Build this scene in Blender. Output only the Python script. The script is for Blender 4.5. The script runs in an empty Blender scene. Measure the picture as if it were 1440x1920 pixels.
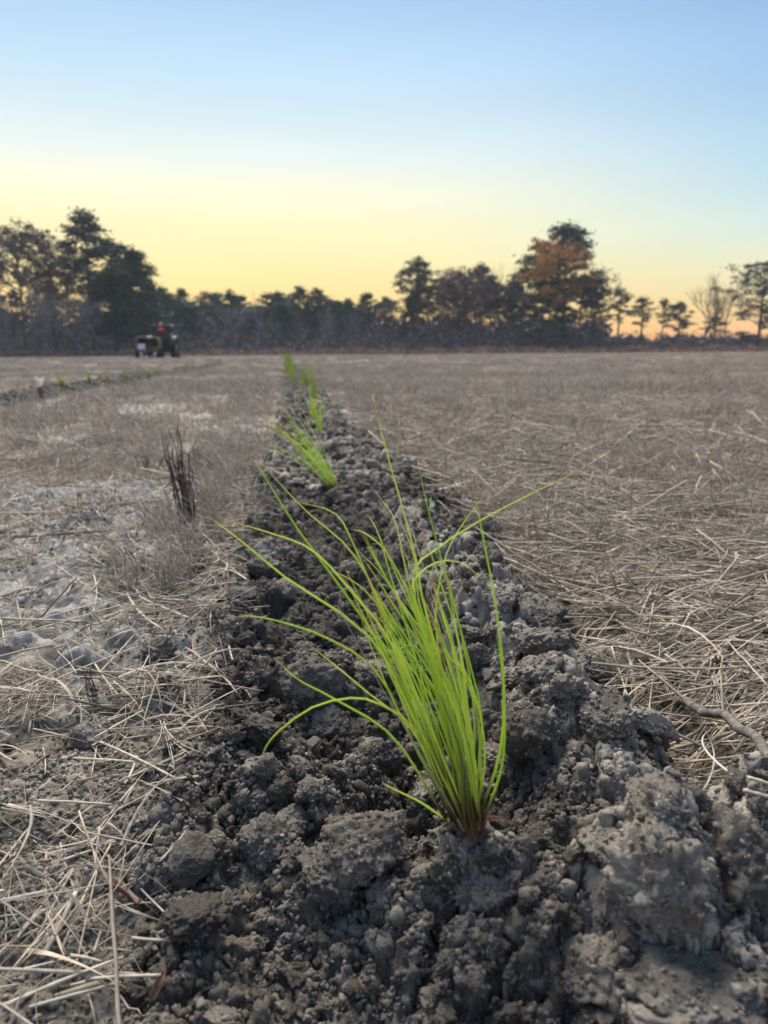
import bpy, math, random
import numpy as np
from mathutils import Vector, Matrix, Euler

random.seed(7)
RNG = np.random.default_rng(11)
R = math.radians
sc = bpy.context.scene
COL = sc.collection

# ------------------------------------------------------------------ camera
PITCH, ROLL, CAMH, FPX = R(12.15), R(-0.42), 0.40, 1397.0
cam = bpy.data.cameras.new('camera')
cam_ob = bpy.data.objects.new('camera', cam)
COL.objects.link(cam_ob)
cam.sensor_fit = 'VERTICAL'
cam.sensor_height = 36.0
cam.lens = 36.0 * FPX / 1920.0
cam.clip_start, cam.clip_end = 0.02, 6000
CAM_M = Matrix.Translation((0, 0, CAMH)) @ Euler((R(90) - PITCH, 0, 0)).to_matrix().to_4x4() @ Matrix.Rotation(ROLL, 4, 'Z')
cam_ob.matrix_world = CAM_M
cam.dof.use_dof = True
cam.dof.focus_distance = 0.74
cam.dof.aperture_fstop = 8.0
cam.dof.aperture_blades = 0
sc.camera = cam_ob

# ------------------------------------------------------------------ sky, sun, exposure
world = bpy.data.worlds.new('World')
sc.world = world
world.use_nodes = True
wt = world.node_tree
bg = wt.nodes['Background']


def srgb(r, g, b):
    f = lambda c: (c / 255 / 12.92) if c <= 10 else ((c / 255 + 0.055) / 1.055) ** 2.4
    return (f(r), f(g), f(b), 1)


def ramp(nt, stops):
    n = nt.nodes.new('ShaderNodeValToRGB')
    e = n.color_ramp.elements
    while len(e) > 1:
        e.remove(e[-1])
    e[0].position, e[0].color = stops[0]
    for p, c in stops[1:]:
        k = e.new(p)
        k.color = c
    return n


def math_node(nt, op, a, b=None, clamp=False):
    n = nt.nodes.new('ShaderNodeMath')
    n.operation = op
    n.use_clamp = clamp
    for i, v in enumerate((a, b)):
        if v is None:
            continue
        if isinstance(v, (int, float)):
            n.inputs[i].default_value = v
        else:
            nt.links.new(v, n.inputs[i])
    return n.outputs[0]


def mix_col(nt, fac, a, b, mode='MIX'):
    n = nt.nodes.new('ShaderNodeMix')
    n.data_type = 'RGBA'
    n.blend_type = mode
    for s, v in ((0, fac), (6, a), (7, b)):
        if isinstance(v, (int, float)):
            n.inputs[s].default_value = v
        elif isinstance(v, tuple):
            n.inputs[s].default_value = v
        else:
            nt.links.new(v, n.inputs[s])
    return n.outputs[2]


def map_range(nt, v, a, b, c=0.0, d=1.0, smooth=True):
    n = nt.nodes.new('ShaderNodeMapRange')
    if smooth:
        n.interpolation_type = 'SMOOTHSTEP'
    nt.links.new(v, n.inputs[0])
    for i, x in enumerate((a, b, c, d)):
        n.inputs[i + 1].default_value = x
    return n.outputs[0]


def noise_tex0(nt, scale, vec):
    n = nt.nodes.new('ShaderNodeTexNoise')
    n.inputs['Scale'].default_value = scale
    n.inputs['Detail'].default_value = 5
    nt.links.new(vec, n.inputs['Vector'])
    return n.outputs[0]


GLOW_AZ = R(-20)
tc = wt.nodes.new('ShaderNodeTexCoord')
sep = wt.nodes.new('ShaderNodeSeparateXYZ')
wt.links.new(tc.outputs['Generated'], sep.inputs[0])
X, Y, Z = sep.outputs
t = math_node(wt, 'SQRT', math_node(wt, 'MAXIMUM', Z, 0.0))
hl = math_node(wt, 'SQRT', math_node(wt, 'ADD', math_node(wt, 'MULTIPLY', X, X), math_node(wt, 'ADD', math_node(wt, 'MULTIPLY', Y, Y), 1e-4)))
ca = math_node(wt, 'DIVIDE', math_node(wt, 'ADD', math_node(wt, 'MULTIPLY', X, math.sin(GLOW_AZ)), math_node(wt, 'MULTIPLY', Y, math.cos(GLOW_AZ))), hl)
zen = srgb(150, 184, 230)
rA = ramp(wt, [(0, srgb(252, 176, 88)), (.12, srgb(254, 194, 98)), (.25, srgb(255, 223, 132)), (.325, srgb(255, 238, 168)), (.39, srgb(255, 245, 194)),
               (.44, srgb(252, 250, 222)), (.48, srgb(232, 244, 240)), (.555, srgb(196, 226, 246)), (.62, srgb(170, 204, 238)), (.75, srgb(158, 193, 235)), (1, zen)])
rB = ramp(wt, [(0, srgb(246, 160, 104)), (.12, srgb(250, 182, 112)), (.22, srgb(250, 214, 138)), (.30, srgb(240, 234, 190)), (.36, srgb(214, 233, 224)),
               (.43, srgb(184, 219, 236)), (.52, srgb(160, 198, 233)), (.60, srgb(142, 180, 228)), (.75, srgb(142, 178, 227)), (1, zen)])
rC = ramp(wt, [(0, srgb(196, 172, 168)), (.2, srgb(206, 184, 186)), (.36, srgb(182, 188, 208)), (.6, srgb(150, 178, 222)), (1, zen)])
for r_ in (rA, rB, rC):
    wt.links.new(t, r_.inputs[0])
fAB = map_range(wt, ca, 1.0, 0.62)
fBC = map_range(wt, ca, 0.55, -0.6)
grad = mix_col(wt, fBC, mix_col(wt, fAB, rA.outputs[0], rB.outputs[0]), rC.outputs[0])
sky = wt.nodes.new('ShaderNodeTexSky')
sky.sky_type = 'NISHITA'
sky.sun_disc = False
sky.sun_elevation = R(2.0)
sky.sun_rotation = GLOW_AZ
skyd = mix_col(wt, 1.0, sky.outputs[0], (0.10, 0.10, 0.10, 1), 'MULTIPLY')
# barely visible high streaks
mpn = wt.nodes.new('ShaderNodeMapping')
mpn.inputs['Scale'].default_value = (1.2, 1.2, 9)
mpn.inputs['Rotation'].default_value = (.1, .25, 0)
wt.links.new(tc.outputs['Generated'], mpn.inputs[0])
stk = map_range(wt, noise_tex0(wt, 2.2, mpn.outputs[0]), .35, .75, .982, 1.022)
cmb = wt.nodes.new('ShaderNodeCombineXYZ')
for q_ in range(3):
    wt.links.new(stk, cmb.inputs[q_])
wt.links.new(mix_col(wt, 1.0, mix_col(wt, 0.05, grad, skyd), cmb.outputs[0], 'MULTIPLY'), bg.inputs[0])
bg.inputs[1].default_value = 0.755

sun = bpy.data.lights.new('sun', 'SUN')          # the sun is an added broad fill from high up, brightening the dusk ground
sun.energy = 5.0
sun.angle = R(42)
sun.color = (1.0, 0.89, 0.76)
sun_ob = bpy.data.objects.new('sun', sun)
COL.objects.link(sun_ob)
SUN_EL = R(54)
sd = Vector((math.sin(GLOW_AZ) * math.cos(SUN_EL), math.cos(GLOW_AZ) * math.cos(SUN_EL), math.sin(SUN_EL)))
sun_ob.rotation_euler = sd.to_track_quat('Z', 'Y').to_euler()

sc.view_settings.view_transform = 'Standard'
sc.view_settings.look = 'None'
sc.view_settings.gamma = 1
sc.view_settings.exposure = 0.56
sc.view_settings.use_curve_mapping = False
sc.render.engine = 'CYCLES'
sc.cycles.max_bounces = 5
sc.cycles.diffuse_bounces = 3
sc.cycles.transparent_max_bounces = 8
sc.cycles.use_denoising = True
sc.cycles.sample_clamp_indirect = 4

# ------------------------------------------------------------------ helpers
_perm = np.random.default_rng(3).integers(0, 1 << 16, 1 << 16).astype(np.int64)


def hash2(i, j, s=0):
    return _perm[(_perm[(i + 7919 * s) & 65535] + j * 31 + s * 17) & 65535]


def hashf(i, j, s):
    return hash2(i, j, s) / 65536.0


def noise2(x, y, s=0):
    xi, yi = np.floor(x).astype(np.int64), np.floor(y).astype(np.int64)
    xf, yf = x - xi, y - yi
    u, v = xf ** 3 * (xf * (xf * 6 - 15) + 10), yf ** 3 * (yf * (yf * 6 - 15) + 10)

    def g(a, b):
        an = hash2(xi + a, yi + b, s) * (2 * np.pi / 65536)
        return np.cos(an) * (xf - a) + np.sin(an) * (yf - b)
    n0 = g(0, 0) * (1 - u) + g(1, 0) * u
    n1 = g(0, 1) * (1 - u) + g(1, 1) * u
    return (n0 * (1 - v) + n1 * v) * 1.5


def noise3(p, s=0):
    i = np.floor(p).astype(np.int64)
    f = p - i
    u = f ** 3 * (f * (f * 6 - 15) + 10)
    out = 0
    for a in (0, 1):
        for b in (0, 1):
            for c in (0, 1):
                h = hash2(i[:, 0] + a, i[:, 1] + b, s)
                h = _perm[(h + (i[:, 2] + c) * 101) & 65535]
                h2 = _perm[(h + 77) & 65535]
                zc = h / 32768.0 - 1
                an = h2 * (2 * np.pi / 65536)
                rr = np.sqrt(np.maximum(0, 1 - zc * zc))
                g = np.cos(an) * rr * (f[:, 0] - a) + np.sin(an) * rr * (f[:, 1] - b) + zc * (f[:, 2] - c)
                out = out + g * (u[:, 0] if a else 1 - u[:, 0]) * (u[:, 1] if b else 1 - u[:, 1]) * (u[:, 2] if c else 1 - u[:, 2])
    return out * 1.6


def facets(x, y, cell, s, tilt=0.9, gap=0.9):
    """broken lumps: every Voronoi cell is a tilted flat-ish face of its own height with a crack round it"""
    wx = x + cell * 0.35 * noise2(x / cell * 1.7, y / cell * 1.7, s + 50)
    wy = y + cell * 0.35 * noise2(x / cell * 1.7, y / cell * 1.7, s + 51)
    gx, gy = wx / cell, wy / cell
    xi, yi = np.floor(gx).astype(np.int64), np.floor(gy).astype(np.int64)
    d1 = np.full(x.shape, 9.0)
    d2 = np.full(x.shape, 9.0)
    h = np.zeros(x.shape)
    for a in (-1, 0, 1):
        for b in (-1, 0, 1):
            ci, cj = xi + a, yi + b
            px, py = ci + hashf(ci, cj, s), cj + hashf(ci, cj, s + 1)
            dx, dy = gx - px, gy - py
            d = np.sqrt(dx * dx + dy * dy)
            hh = hashf(ci, cj, s + 2) + tilt * ((hashf(ci, cj, s + 3) - .5) * dx + (hashf(ci, cj, s + 4) - .5) * dy) * 2
            m = d < d1
            d2 = np.where(m, d1, np.minimum(d2, d))
            h = np.where(m, hh, h)
            d1 = np.where(m, d, d1)
    edge = np.clip((d2 - d1) / gap, 0, 1)
    return h * (0.35 + 0.65 * np.sqrt(edge)) + 0.55 * np.sqrt(edge) - 0.55


def sstep(a, b, x):
    k = np.clip((x - a) / (b - a), 0, 1)
    return k * k * (3 - 2 * k)


def gauss(x, s):
    return np.exp(-0.5 * (x / s) ** 2)


ROW_X0, ROW_K = 0.1445, -0.128


def row_u(x, y):
    return x - (ROW_X0 + ROW_K * y)


# mounds of thrown-up soil: x, y, height, radius x, radius y
PEAKS = [(.182, .432, .074, .046, .060), (.125, .480, .012, .03, .025), (.05, .445, .016, .03, .03), (.245, .485, .022, .07, .05), (-.015, .52, .025, .05, .04),
         (.215, .60, .035, .04, .08), (.175, .70, .03, .05, .05), (.10, .80, .03, .05, .06)]
MOUNDS = [(0.120, 0.412, .068, .055, .045), (0.205, 0.36, .055, .05, .045), (0.275, 0.470, .052, .075, .050), (0.36, 0.40, .025, .07, .06),
          (-0.02, 0.50, .036, .040, .035), (0.03, 0.43, .03, .05, .04), (0.16, 0.62, .050, .045, .085), (0.19, .75, .045, .05, .08),
          (0.11, 0.98, .045, .07, .14), (0.09, 1.35, .04, .07, .2), (-0.13, .60, .012, .06, .05), (-0.02, 0.86, .03, .05, .06),
          (0.20, 1.12, .03, .05, .06), (-0.30, .55, .02, .12, .08)]


def field(x, y):
    """height, soil mask, crust mask of the field at x, y"""
    x = np.asarray(x, float)
    y = np.asarray(y, float)
    r = np.sqrt(x * x + y * y)
    u = row_u(x, y)
    n1 = noise2(x * 5, y * 5, 1) + .5 * noise2(x * 13, y * 13, 2)
    nr_ = sstep(2.0, 4.5, y)
    wl = -0.245 + .045 * n1 + .075 * nr_
    wr = 0.285 + .045 * n1 - .10 * nr_ + 0.5 * sstep(.55, .45, y)
    soil = sstep(wl - .035, wl + .035, u) * sstep(wr + .04, wr - .04, u)
    far = sstep(2, 4, r)
    z = np.zeros_like(x)
    z += -.05 * nr_ * gauss(u + .02, .10)
    z += soil * (-.018 * gauss(u + .10, .09) + .026 * gauss(u - .11, .08) * sstep(.45, .75, y) + .012 * gauss(u + .25, .05) - .006)
    z += -.050 * gauss(u - .285, .045) * sstep(.50, .64, y) * sstep(1.25, .95, y)
    for mx, my, mh, sx, sy in MOUNDS:
        z += mh * np.exp(-.5 * (((x - mx) / sx) ** 2 + ((y - my) / sy) ** 2))
    for mx, my, mh, sx, sy in PEAKS:
        z += mh * np.maximum(0, 1 - np.sqrt(((x - mx) / sx) ** 2 + ((y - my) / sy) ** 2) * (1 + .25 * noise2(x * 40, y * 40, 33)))
    z += -.016 * np.exp(-.5 * (((x - .075) / .03) ** 2 + ((y - .535) / .035) ** 2))
    # further rows on the left
    for uo, wd in ((-2.50, .27), (-5.2, .25), (-7.8, .3), (2.9, 0.0)):
        if wd > 0:
            n2 = noise2(x * 2.5, y * 2.5, 8)
            m = sstep(wd + .12, wd - .05, np.abs(u - uo + .06 * n2))
            soil = np.maximum(soil, m * sstep(2, 3, y))
            z += m * (.02 * gauss(u - uo - .26, .08) - .06 * gauss(u - uo, .14) + .075 * gauss(u - uo + .26, .08))
    crustn = noise2(x * 2.1 + 3.1, y * 2.1, 21) + .6 * noise2(x * 5.2, y * 5.2, 22)
    crust = (1 - soil) * sstep(-.15, .25, crustn + .25 * gauss(u + .62, .22) * sstep(3.0, 1.2, y) + .18 * sstep(-.2, -.45, u) - .55 * sstep(.25, .5, u) - .5 * sstep(1.6, 3, y))
    # clods
    for cell, amp, s, tl in ((.115, .036, 100, .9), (.052, .026, 110, 1.1), (.024, .0115, 120, 1.2), (.0105, .0040, 130, 1.1)):
        w = np.clip(1.6 - r * .0035 / cell, 0, 1) if cell < .05 else np.clip(1.5 - r / (cell * 130), 0, 1)
        msk = soil * (.55 + .75 * sstep(-.5, .6, noise2(x * 7, y * 7, 30 + s)))
        f = facets(x, y, cell, s, tl)
        z += amp * w * f * msk
        z += amp * w * f * (1 - soil) * (.30 * (1 - crust) + (.70 if cell > .04 else .36) * crust)
    z += .012 * noise2(x * 1.3, y * 1.3, 70) * np.clip(r, 0, 1) + .05 * far * noise2(x * .21, y * .21, 71)
    z += .006 * (1 - soil) * noise2(x * 9, y * 9, 73)
    # ground only wobbles a little far off
    return z, soil, crust


def H(x, y):
    return field(np.atleast_1d(x), np.atleast_1d(y))[0]


def ray(px, py):
    d = CAM_M.to_3x3() @ Vector(((px - 720) / FPX, (960 - py) / FPX, -1.0))
    return d


def at(px, py, Yd):
    d = ray(px, py)
    k = Yd / d.y
    return Vector((0, 0, CAMH)) + d * k


def ground(px, py, dz=0.0):
    d = ray(px, py)
    lo = None
    ks = np.concatenate([np.linspace(.25, 3, 900), np.geomspace(3, 150, 500)])
    zz = CAMH + d.z * ks - H(d.x * ks, d.y * ks)
    i = np.argmax(zz < 0)
    k = ks[i]
    p = Vector((d.x * k, d.y * k, 0))
    p.z = float(H(p.x, p.y)[0]) + dz
    return p


def mesh_obj(name, verts, faces, mat, parent=None, smooth=False, attrs=None):
    me = bpy.data.meshes.new(name)
    verts = np.asarray(verts, np.float32)
    if isinstance(faces, np.ndarray):
        n, k = faces.shape
        me.vertices.add(len(verts))
        me.vertices.foreach_set('co', verts.ravel())
        me.loops.add(n * k)
        me.loops.foreach_set('vertex_index', faces.astype(np.int32).ravel())
        me.polygons.add(n)
        me.polygons.foreach_set('loop_start', np.arange(0, n * k, k, dtype=np.int32))
        me.polygons.foreach_set('loop_total', np.full(n, k, np.int32))
        me.update(calc_edges=True)
    else:
        me.from_pydata([tuple(v) for v in verts], [], faces)
    if smooth:
        me.polygons.foreach_set('use_smooth', np.ones(len(me.polygons), bool))
    for k, v in (attrs or {}).items():
        a = me.attributes.new(k, 'FLOAT', 'POINT')
        a.data.foreach_set('value', np.asarray(v, np.float32))
    if mat:
        me.materials.append(mat)
    o = bpy.data.objects.new(name, me)
    COL.objects.link(o)
    if parent:
        o.parent = parent
    return o


def tag(o, label=None, cat=None, group=None, kind=None):
    if label:
        o['label'] = label
    if cat:
        o['category'] = cat
    if group:
        o['group'] = group
    if kind:
        o['kind'] = kind
    return o


def empty(name, loc, label, cat, group=None, rotz=0, scale=1):
    o = bpy.data.objects.new(name, None)
    COL.objects.link(o)
    o.location = loc
    o.rotation_euler = (0, 0, rotz)
    o.scale = (scale,) * 3
    o.empty_display_size = .1
    return tag(o, label, cat, group)


def copy_tree(o, parent=None):
    c = o.copy()
    COL.objects.link(c)
    if parent:
        c.parent = parent
    for ch in list(o.children):
        copy_tree(ch, c)
    return c


class MB:
    """collects vertices and faces of one mesh"""

    def __init__(self):
        self.v, self.f, self.t = [], [], []

    def add(self, vs, fs, t=0.0):
        b = len(self.v)
        self.v += [tuple(p) for p in vs]
        self.t += list(t) if hasattr(t, '__len__') else [t] * len(vs)
        self.f += [tuple(i + b for i in q) for q in fs]

    def box(self, cx, cy, cz, sx, sy, sz, bev=0.0, rot=None):
        b = min(bev, sx / 2.1, sy / 2.1, sz / 2.1)
        x, y, z = sx / 2, sy / 2, sz / 2
        if b <= 0:
            vs = [(a * x, c * y, d * z) for d in (-1, 1) for a, c in ((-1, -1), (1, -1), (1, 1), (-1, 1))]
            fs = [(3, 2, 1, 0), (4, 5, 6, 7), (0, 1, 5, 4), (1, 2, 6, 5), (2, 3, 7, 6), (3, 0, 4, 7)]
        else:
            ring = lambda ix, iy, zz: [(-ix + 0, -iy, zz), (ix, -iy, zz), (ix, iy, zz), (-ix, iy, zz)]
            def oct_(ix, iy, c, zz):
                return [(-ix + c, -iy, zz), (ix - c, -iy, zz), (ix, -iy + c, zz), (ix, iy - c, zz), (ix - c, iy, zz), (-ix + c, iy, zz), (-ix, iy - c, zz), (-ix, -iy + c, zz)]
            vs = oct_(x - b, y - b, b * .5, -z) + oct_(x, y, b, -z + b) + oct_(x, y, b, z - b) + oct_(x - b, y - b, b * .5, z)
            fs = [tuple(range(7, -1, -1)), tuple(range(24, 32))]
            for k in range(3):
                for i in range(8):
                    j = (i + 1) % 8
                    fs.append((k * 8 + i, k * 8 + j, k * 8 + 8 + j, k * 8 + 8 + i))
        M = rot.to_matrix() if rot else Matrix.Identity(3)
        self.add([M @ Vector(p) + Vector((cx, cy, cz)) for p in vs], fs)
        return self

    def tube(self, pts, radii, n=5, cap=True, flat=1.0, ts=None):
        pts = [Vector(p) for p in pts]
        vs, fs, tv = [], [], []
        up = Vector((0.13, .21, 1)).normalized()
        prev = None
        for i, p in enumerate(pts):
            d = (pts[min(i + 1, len(pts) - 1)] - pts[max(i - 1, 0)])
            d = d.normalized() if d.length > 1e-9 else Vector((0, 0, 1))
            if prev is None:
                a = d.cross(up)
                if a.length < .1:
                    a = d.cross(Vector((1, 0, 0)))
            else:
                a = prev - d * prev.dot(d)
            a.normalize()
            prev = a
            b = d.cross(a)
            r = radii[i] if hasattr(radii, '__len__') else radii
            for k in range(n):
                an = 2 * math.pi * k / n
                vs.append(p + a * (math.cos(an) * r) + b * (math.sin(an) * r * flat))
                tv.append(ts[i] if ts is not None else i / (len(pts) - 1))
        for i in range(len(pts) - 1):
            for k in range(n):
                k2 = (k + 1) % n
                fs.append((i * n + k, i * n + k2, i * n + n + k2, i * n + n + k))
        if cap:
            fs.append(tuple(range(n - 1, -1, -1)))
            fs.append(tuple(range((len(pts) - 1) * n, len(pts) * n)))
        self.add(vs, fs, tv)
        return self

    def lathe(self, prof, n=28, axis='X', c=(0, 0, 0)):
        """profile of (axial, radius) turned round an axis, closed loop"""
        vs, fs = [], []
        m = len(prof)
        for k in range(n):
            an = 2 * math.pi * k / n
            for a, r in prof:
                p = (a, r * math.cos(an), r * math.sin(an)) if axis == 'X' else (r * math.cos(an), r * math.sin(an), a)
                vs.append((p[0] + c[0], p[1] + c[1], p[2] + c[2]))
        for k in range(n):
            k2 = (k + 1) % n
            for i in range(m - 1):
                fs.append((k * m + i, k * m + i + 1, k2 * m + i + 1, k2 * m + i))
        self.add(vs, fs)
        return self

    def build(self, name, mat, parent=None, smooth=False, attr=False):
        return mesh_obj(name, self.v, self.f, mat, parent, smooth, {'along': self.t} if attr else None)


# ------------------------------------------------------------------ materials
def new_mat(name):
    m = bpy.data.materials.new(name)
    m.use_nodes = True
    nt = m.node_tree
    b = nt.nodes['Principled BSDF']
    b.inputs['Roughness'].default_value = .85
    b.inputs['Specular IOR Level'].default_value = .25
    return m, nt, b


def noise_tex(nt, scale, detail=4, rough=.6, coord='Object', vec=None):
    n = nt.nodes.new('ShaderNodeTexNoise')
    n.inputs['Scale'].default_value = scale
    n.inputs['Detail'].default_value = detail
    n.inputs['Roughness'].default_value = rough
    if vec is None:
        c = nt.nodes.new('ShaderNodeTexCoord')
        vec = c.outputs[coord]
    nt.links.new(vec, n.inputs['Vector'])
    return n.outputs[0]


def geo_pos(nt):
    return nt.nodes.new('ShaderNodeNewGeometry').outputs['Position']


def attr_f(nt, name):
    a = nt.nodes.new('ShaderNodeAttribute')
    a.attribute_name = name
    return a.outputs['Fac']


def bump(nt, b, h, strength, dist):
    n = nt.nodes.new('ShaderNodeBump')
    n.inputs['Strength'].default_value = strength
    n.inputs['Distance'].default_value = dist
    nt.links.new(h, n.inputs['Height'])
    nt.links.new(n.outputs[0], b.inputs['Normal'])


def obj_rand(nt):
    return nt.nodes.new('ShaderNodeObjectInfo').outputs['Random']


def plain(name, col, rough=.6, metal=0.0, var=.25, scale=9):
    m, nt, b = new_mat(name)
    n = noise_tex(nt, scale, 5)
    d = tuple(c * (1 - var) for c in col) + (1,)
    l = tuple(min(1, c * (1 + var)) for c in col) + (1,)
    nt.links.new(mix_col(nt, map_range(nt, n, .3, .7), d, l), b.inputs['Base Color'])
    b.inputs['Roughness'].default_value = rough
    b.inputs['Metallic'].default_value = metal
    return m


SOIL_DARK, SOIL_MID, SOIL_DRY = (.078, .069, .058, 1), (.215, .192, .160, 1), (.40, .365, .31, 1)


def soil_colour(nt, vec, extra=None):
    """moist dark loam with drier grey blotches and pale sand grains"""
    big = noise_tex(nt, 5.5, 3, .55, vec=vec)
    mid = noise_tex(nt, 45, 4, .65, vec=vec)
    grain = noise_tex(nt, 420, 3, .7, vec=vec)
    f = math_node(nt, 'ADD', math_node(nt, 'MULTIPLY', big, .8), math_node(nt, 'MULTIPLY', mid, .5))
    if extra is not None:
        f = math_node(nt, 'ADD', f, extra)
    c = mix_col(nt, map_range(nt, f, .45, .78), SOIL_DARK, SOIL_MID)
    c = mix_col(nt, map_range(nt, f, .66, 1.0), c, SOIL_DRY)
    c = mix_col(nt, map_range(nt, grain, .55, .78, 0, .4), c, (.36, .335, .285, 1))
    return c, grain, mid


def make_ground_mat():
    m, nt, b = new_mat('field_soil')
    pos = geo_pos(nt)
    soil, crust, dry = attr_f(nt, 'soil'), attr_f(nt, 'crust'), attr_f(nt, 'dry')  # the last one is a soil tone offset, with far crevice shade painted in
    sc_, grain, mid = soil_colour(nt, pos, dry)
    litter = mix_col(nt, map_range(nt, noise_tex(nt, 30, 6, .75, vec=pos), .35, .68), (.10, .085, .068, 1), (.38, .33, .265, 1))
    patch = noise_tex(nt, .35, 5, .6, vec=pos)
    litter = mix_col(nt, map_range(nt, patch, .45, .7, 0, .55), litter, (.22, .165, .135, 1))
    cr = mix_col(nt, map_range(nt, noise_tex(nt, 34, 7, .75, vec=pos), .34, .62), (.16, .15, .132, 1), (.47, .45, .41, 1))
    cr = mix_col(nt, map_range(nt, grain, .5, .75, 0, .35), cr, (.16, .155, .15, 1))
    c = mix_col(nt, crust, litter, cr)
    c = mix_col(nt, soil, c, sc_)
    nt.links.new(c, b.inputs['Base Color'])
    b.inputs['Roughness'].default_value = .95
    b.inputs['Specular IOR Level'].default_value = .15
    h = math_node(nt, 'ADD', grain, math_node(nt, 'MULTIPLY', noise_tex(nt, 1100, 2, .6, vec=pos), .5))
    bump(nt, b, h, 1.0, .0026)
    return m


def make_clod_mat(relief=True, off=0.0):
    m, nt, b = new_mat('clod_soil' if relief else 'crumb_soil')
    tcn = nt.nodes.new('ShaderNodeTexCoord')
    mp = nt.nodes.new('ShaderNodeVectorMath')
    mp.operation = 'ADD'
    nt.links.new(tcn.outputs['Object'], mp.inputs[0])
    oi = nt.nodes.new('ShaderNodeObjectInfo')
    nt.links.new(oi.outputs['Location'], mp.inputs[1])
    ex = math_node(nt, 'ADD', math_node(nt, 'MULTIPLY', math_node(nt, 'SUBTRACT', oi.outputs['Random'], .5), .22), off)
    c, grain, mid = soil_colour(nt, geo_pos(nt), ex)
    nt.links.new(c, b.inputs['Base Color'])
    b.inputs['Roughness'].default_value = .95
    b.inputs['Specular IOR Level'].default_value = .15
    if not relief:
        return m
    h = math_node(nt, 'ADD', grain, math_node(nt, 'MULTIPLY', noise_tex(nt, 900, 3, .7, vec=geo_pos(nt)), .6))
    bump(nt, b, h, 1.0, .0030)
    return m


def make_straw_mat(name, cols, long_scale=60):
    m, nt, b = new_mat(name)
    r = ramp(nt, cols)
    nt.links.new(obj_rand(nt), r.inputs[0])
    n = noise_tex(nt, long_scale, 4, .7)
    c = mix_col(nt, map_range(nt, n, .35, .75, 0, .55), r.outputs[0], (.10, .082, .065, 1))
    if name == 'standing_dry_grass':
        c = mix_col(nt, map_range(nt, noise_tex(nt, .45, 4, .6, vec=geo_pos(nt)), .48, .66, 0, .3), c, (.26, .175, .13, 1))
    nt.links.new(c, b.inputs['Base Color'])
    b.inputs['Roughness'].default_value = .7
    return m


def make_needle_mat(name, g0, g1, tip):
    m, nt, b = new_mat(name)
    al = attr_f(nt, 'along')
    g = mix_col(nt, obj_rand(nt), g0, g1)
    c = mix_col(nt, map_range(nt, al, .84, 1.0), g, tip)
    c = mix_col(nt, map_range(nt, al, .17, .02, 0, .8), c, (.16, .05, .035, 1))
    sp = noise_tex(nt, 220, 2, .5)
    c = mix_col(nt, map_range(nt, sp, .62, .75, 0, .35), c, (.36, .40, .12, 1))
    nt.links.new(c, b.inputs['Base Color'])
    b.inputs['Roughness'].default_value = .5
    b.inputs['Specular IOR Level'].default_value = .4
    tr = nt.nodes.new('ShaderNodeBsdfTranslucent')
    nt.links.new(c, tr.inputs[0])
    mx = nt.nodes.new('ShaderNodeMixShader')
    mx.inputs[0].default_value = .58
    nt.links.new(b.outputs[0], mx.inputs[1])
    nt.links.new(tr.outputs[0], mx.inputs[2])
    nt.links.new(mx.outputs[0], nt.nodes['Material Output'].inputs[0])
    return m


def leaf_mat(name, a, c2, scale=.5):
    m, nt, b = new_mat(name)
    n = noise_tex(nt, scale, 4, .7, vec=geo_pos(nt))
    nt.links.new(mix_col(nt, map_range(nt, n, .35, .68), a, c2), b.inputs['Base Color'])
    b.inputs['Roughness'].default_value = .8
    return m


M_GROUND = make_ground_mat()
M_CLOD = make_clod_mat()
M_CRUMB = make_clod_mat(False, -.05)
M_LUMP = make_clod_mat(True, -.10)
M_CLOD_DARK = make_clod_mat(True, -.25)
M_STRAW = make_straw_mat('dry_straw', [(0, (.13, .105, .08, 1)), (.3, (.31, .265, .21, 1)), (.6, (.48, .425, .335, 1)), (.85, (.40, .315, .225, 1)), (1, (.66, .57, .41, 1))])
M_STRAW_BRIGHT = make_straw_mat('pale_straw', [(0, (.34, .31, .265, 1)), (.5, (.47, .43, .36, 1)), (1, (.56, .48, .33, 1))])
M_STUB = make_straw_mat('standing_dry_grass', [(0, (.16, .125, .095, 1)), (.3, (.38, .325, .26, 1)), (.6, (.56, .495, .395, 1)), (.8, (.38, .29, .22, 1)), (1, (.62, .55, .43, 1))], 20)
M_DARKSTEM = plain('dark_dead_stem', (.105, .082, .068), .9, var=.5, scale=60)
M_BROWNLEAF = plain('brown_leaf', (.17, .085, .05), .55, var=.5, scale=40)
M_REDLEAF = plain('curled_leaf', (.11, .05, .04), .4, var=.4, scale=40)
M_TANLEAF = plain('tan_leaf', (.42, .25, .12), .6, var=.35, scale=40)
M_STICK = plain('weathered_stick', (.13, .118, .105), .9, var=.55, scale=70)
M_NEEDLE = make_needle_mat('green_needle', (.50, .70, .07, 1), (.80, .88, .22, 1), (.52, .33, .09, 1))
M_NEEDLE2 = make_needle_mat('yellow_needle', (.36, .50, .06, 1), (.48, .56, .09, 1), (.45, .33, .09, 1))
M_SHEATH = plain('red_brown_sheath', (.15, .06, .038), .8, var=.5, scale=200)
M_PINE = leaf_mat('pine_needles', (.030, .046, .036, 1), (.070, .088, .060, 1))
M_PINE2 = leaf_mat('green_pine_needles', (.034, .062, .042, 1), (.062, .098, .060, 1))
M_RUST = leaf_mat('rusty_foliage', (.085, .080, .040, 1), (.62, .31, .09, 1), .33)
M_OAK = leaf_mat('dry_leaves', (.075, .058, .056, 1), (.150, .108, .100, 1))
M_PURPLE = leaf_mat('reddish_twigs', (.12, .070, .068, 1), (.19, .11, .10, 1))
M_BARK = plain('bark', (.075, .072, .074), .9, var=.4, scale=2)
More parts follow.
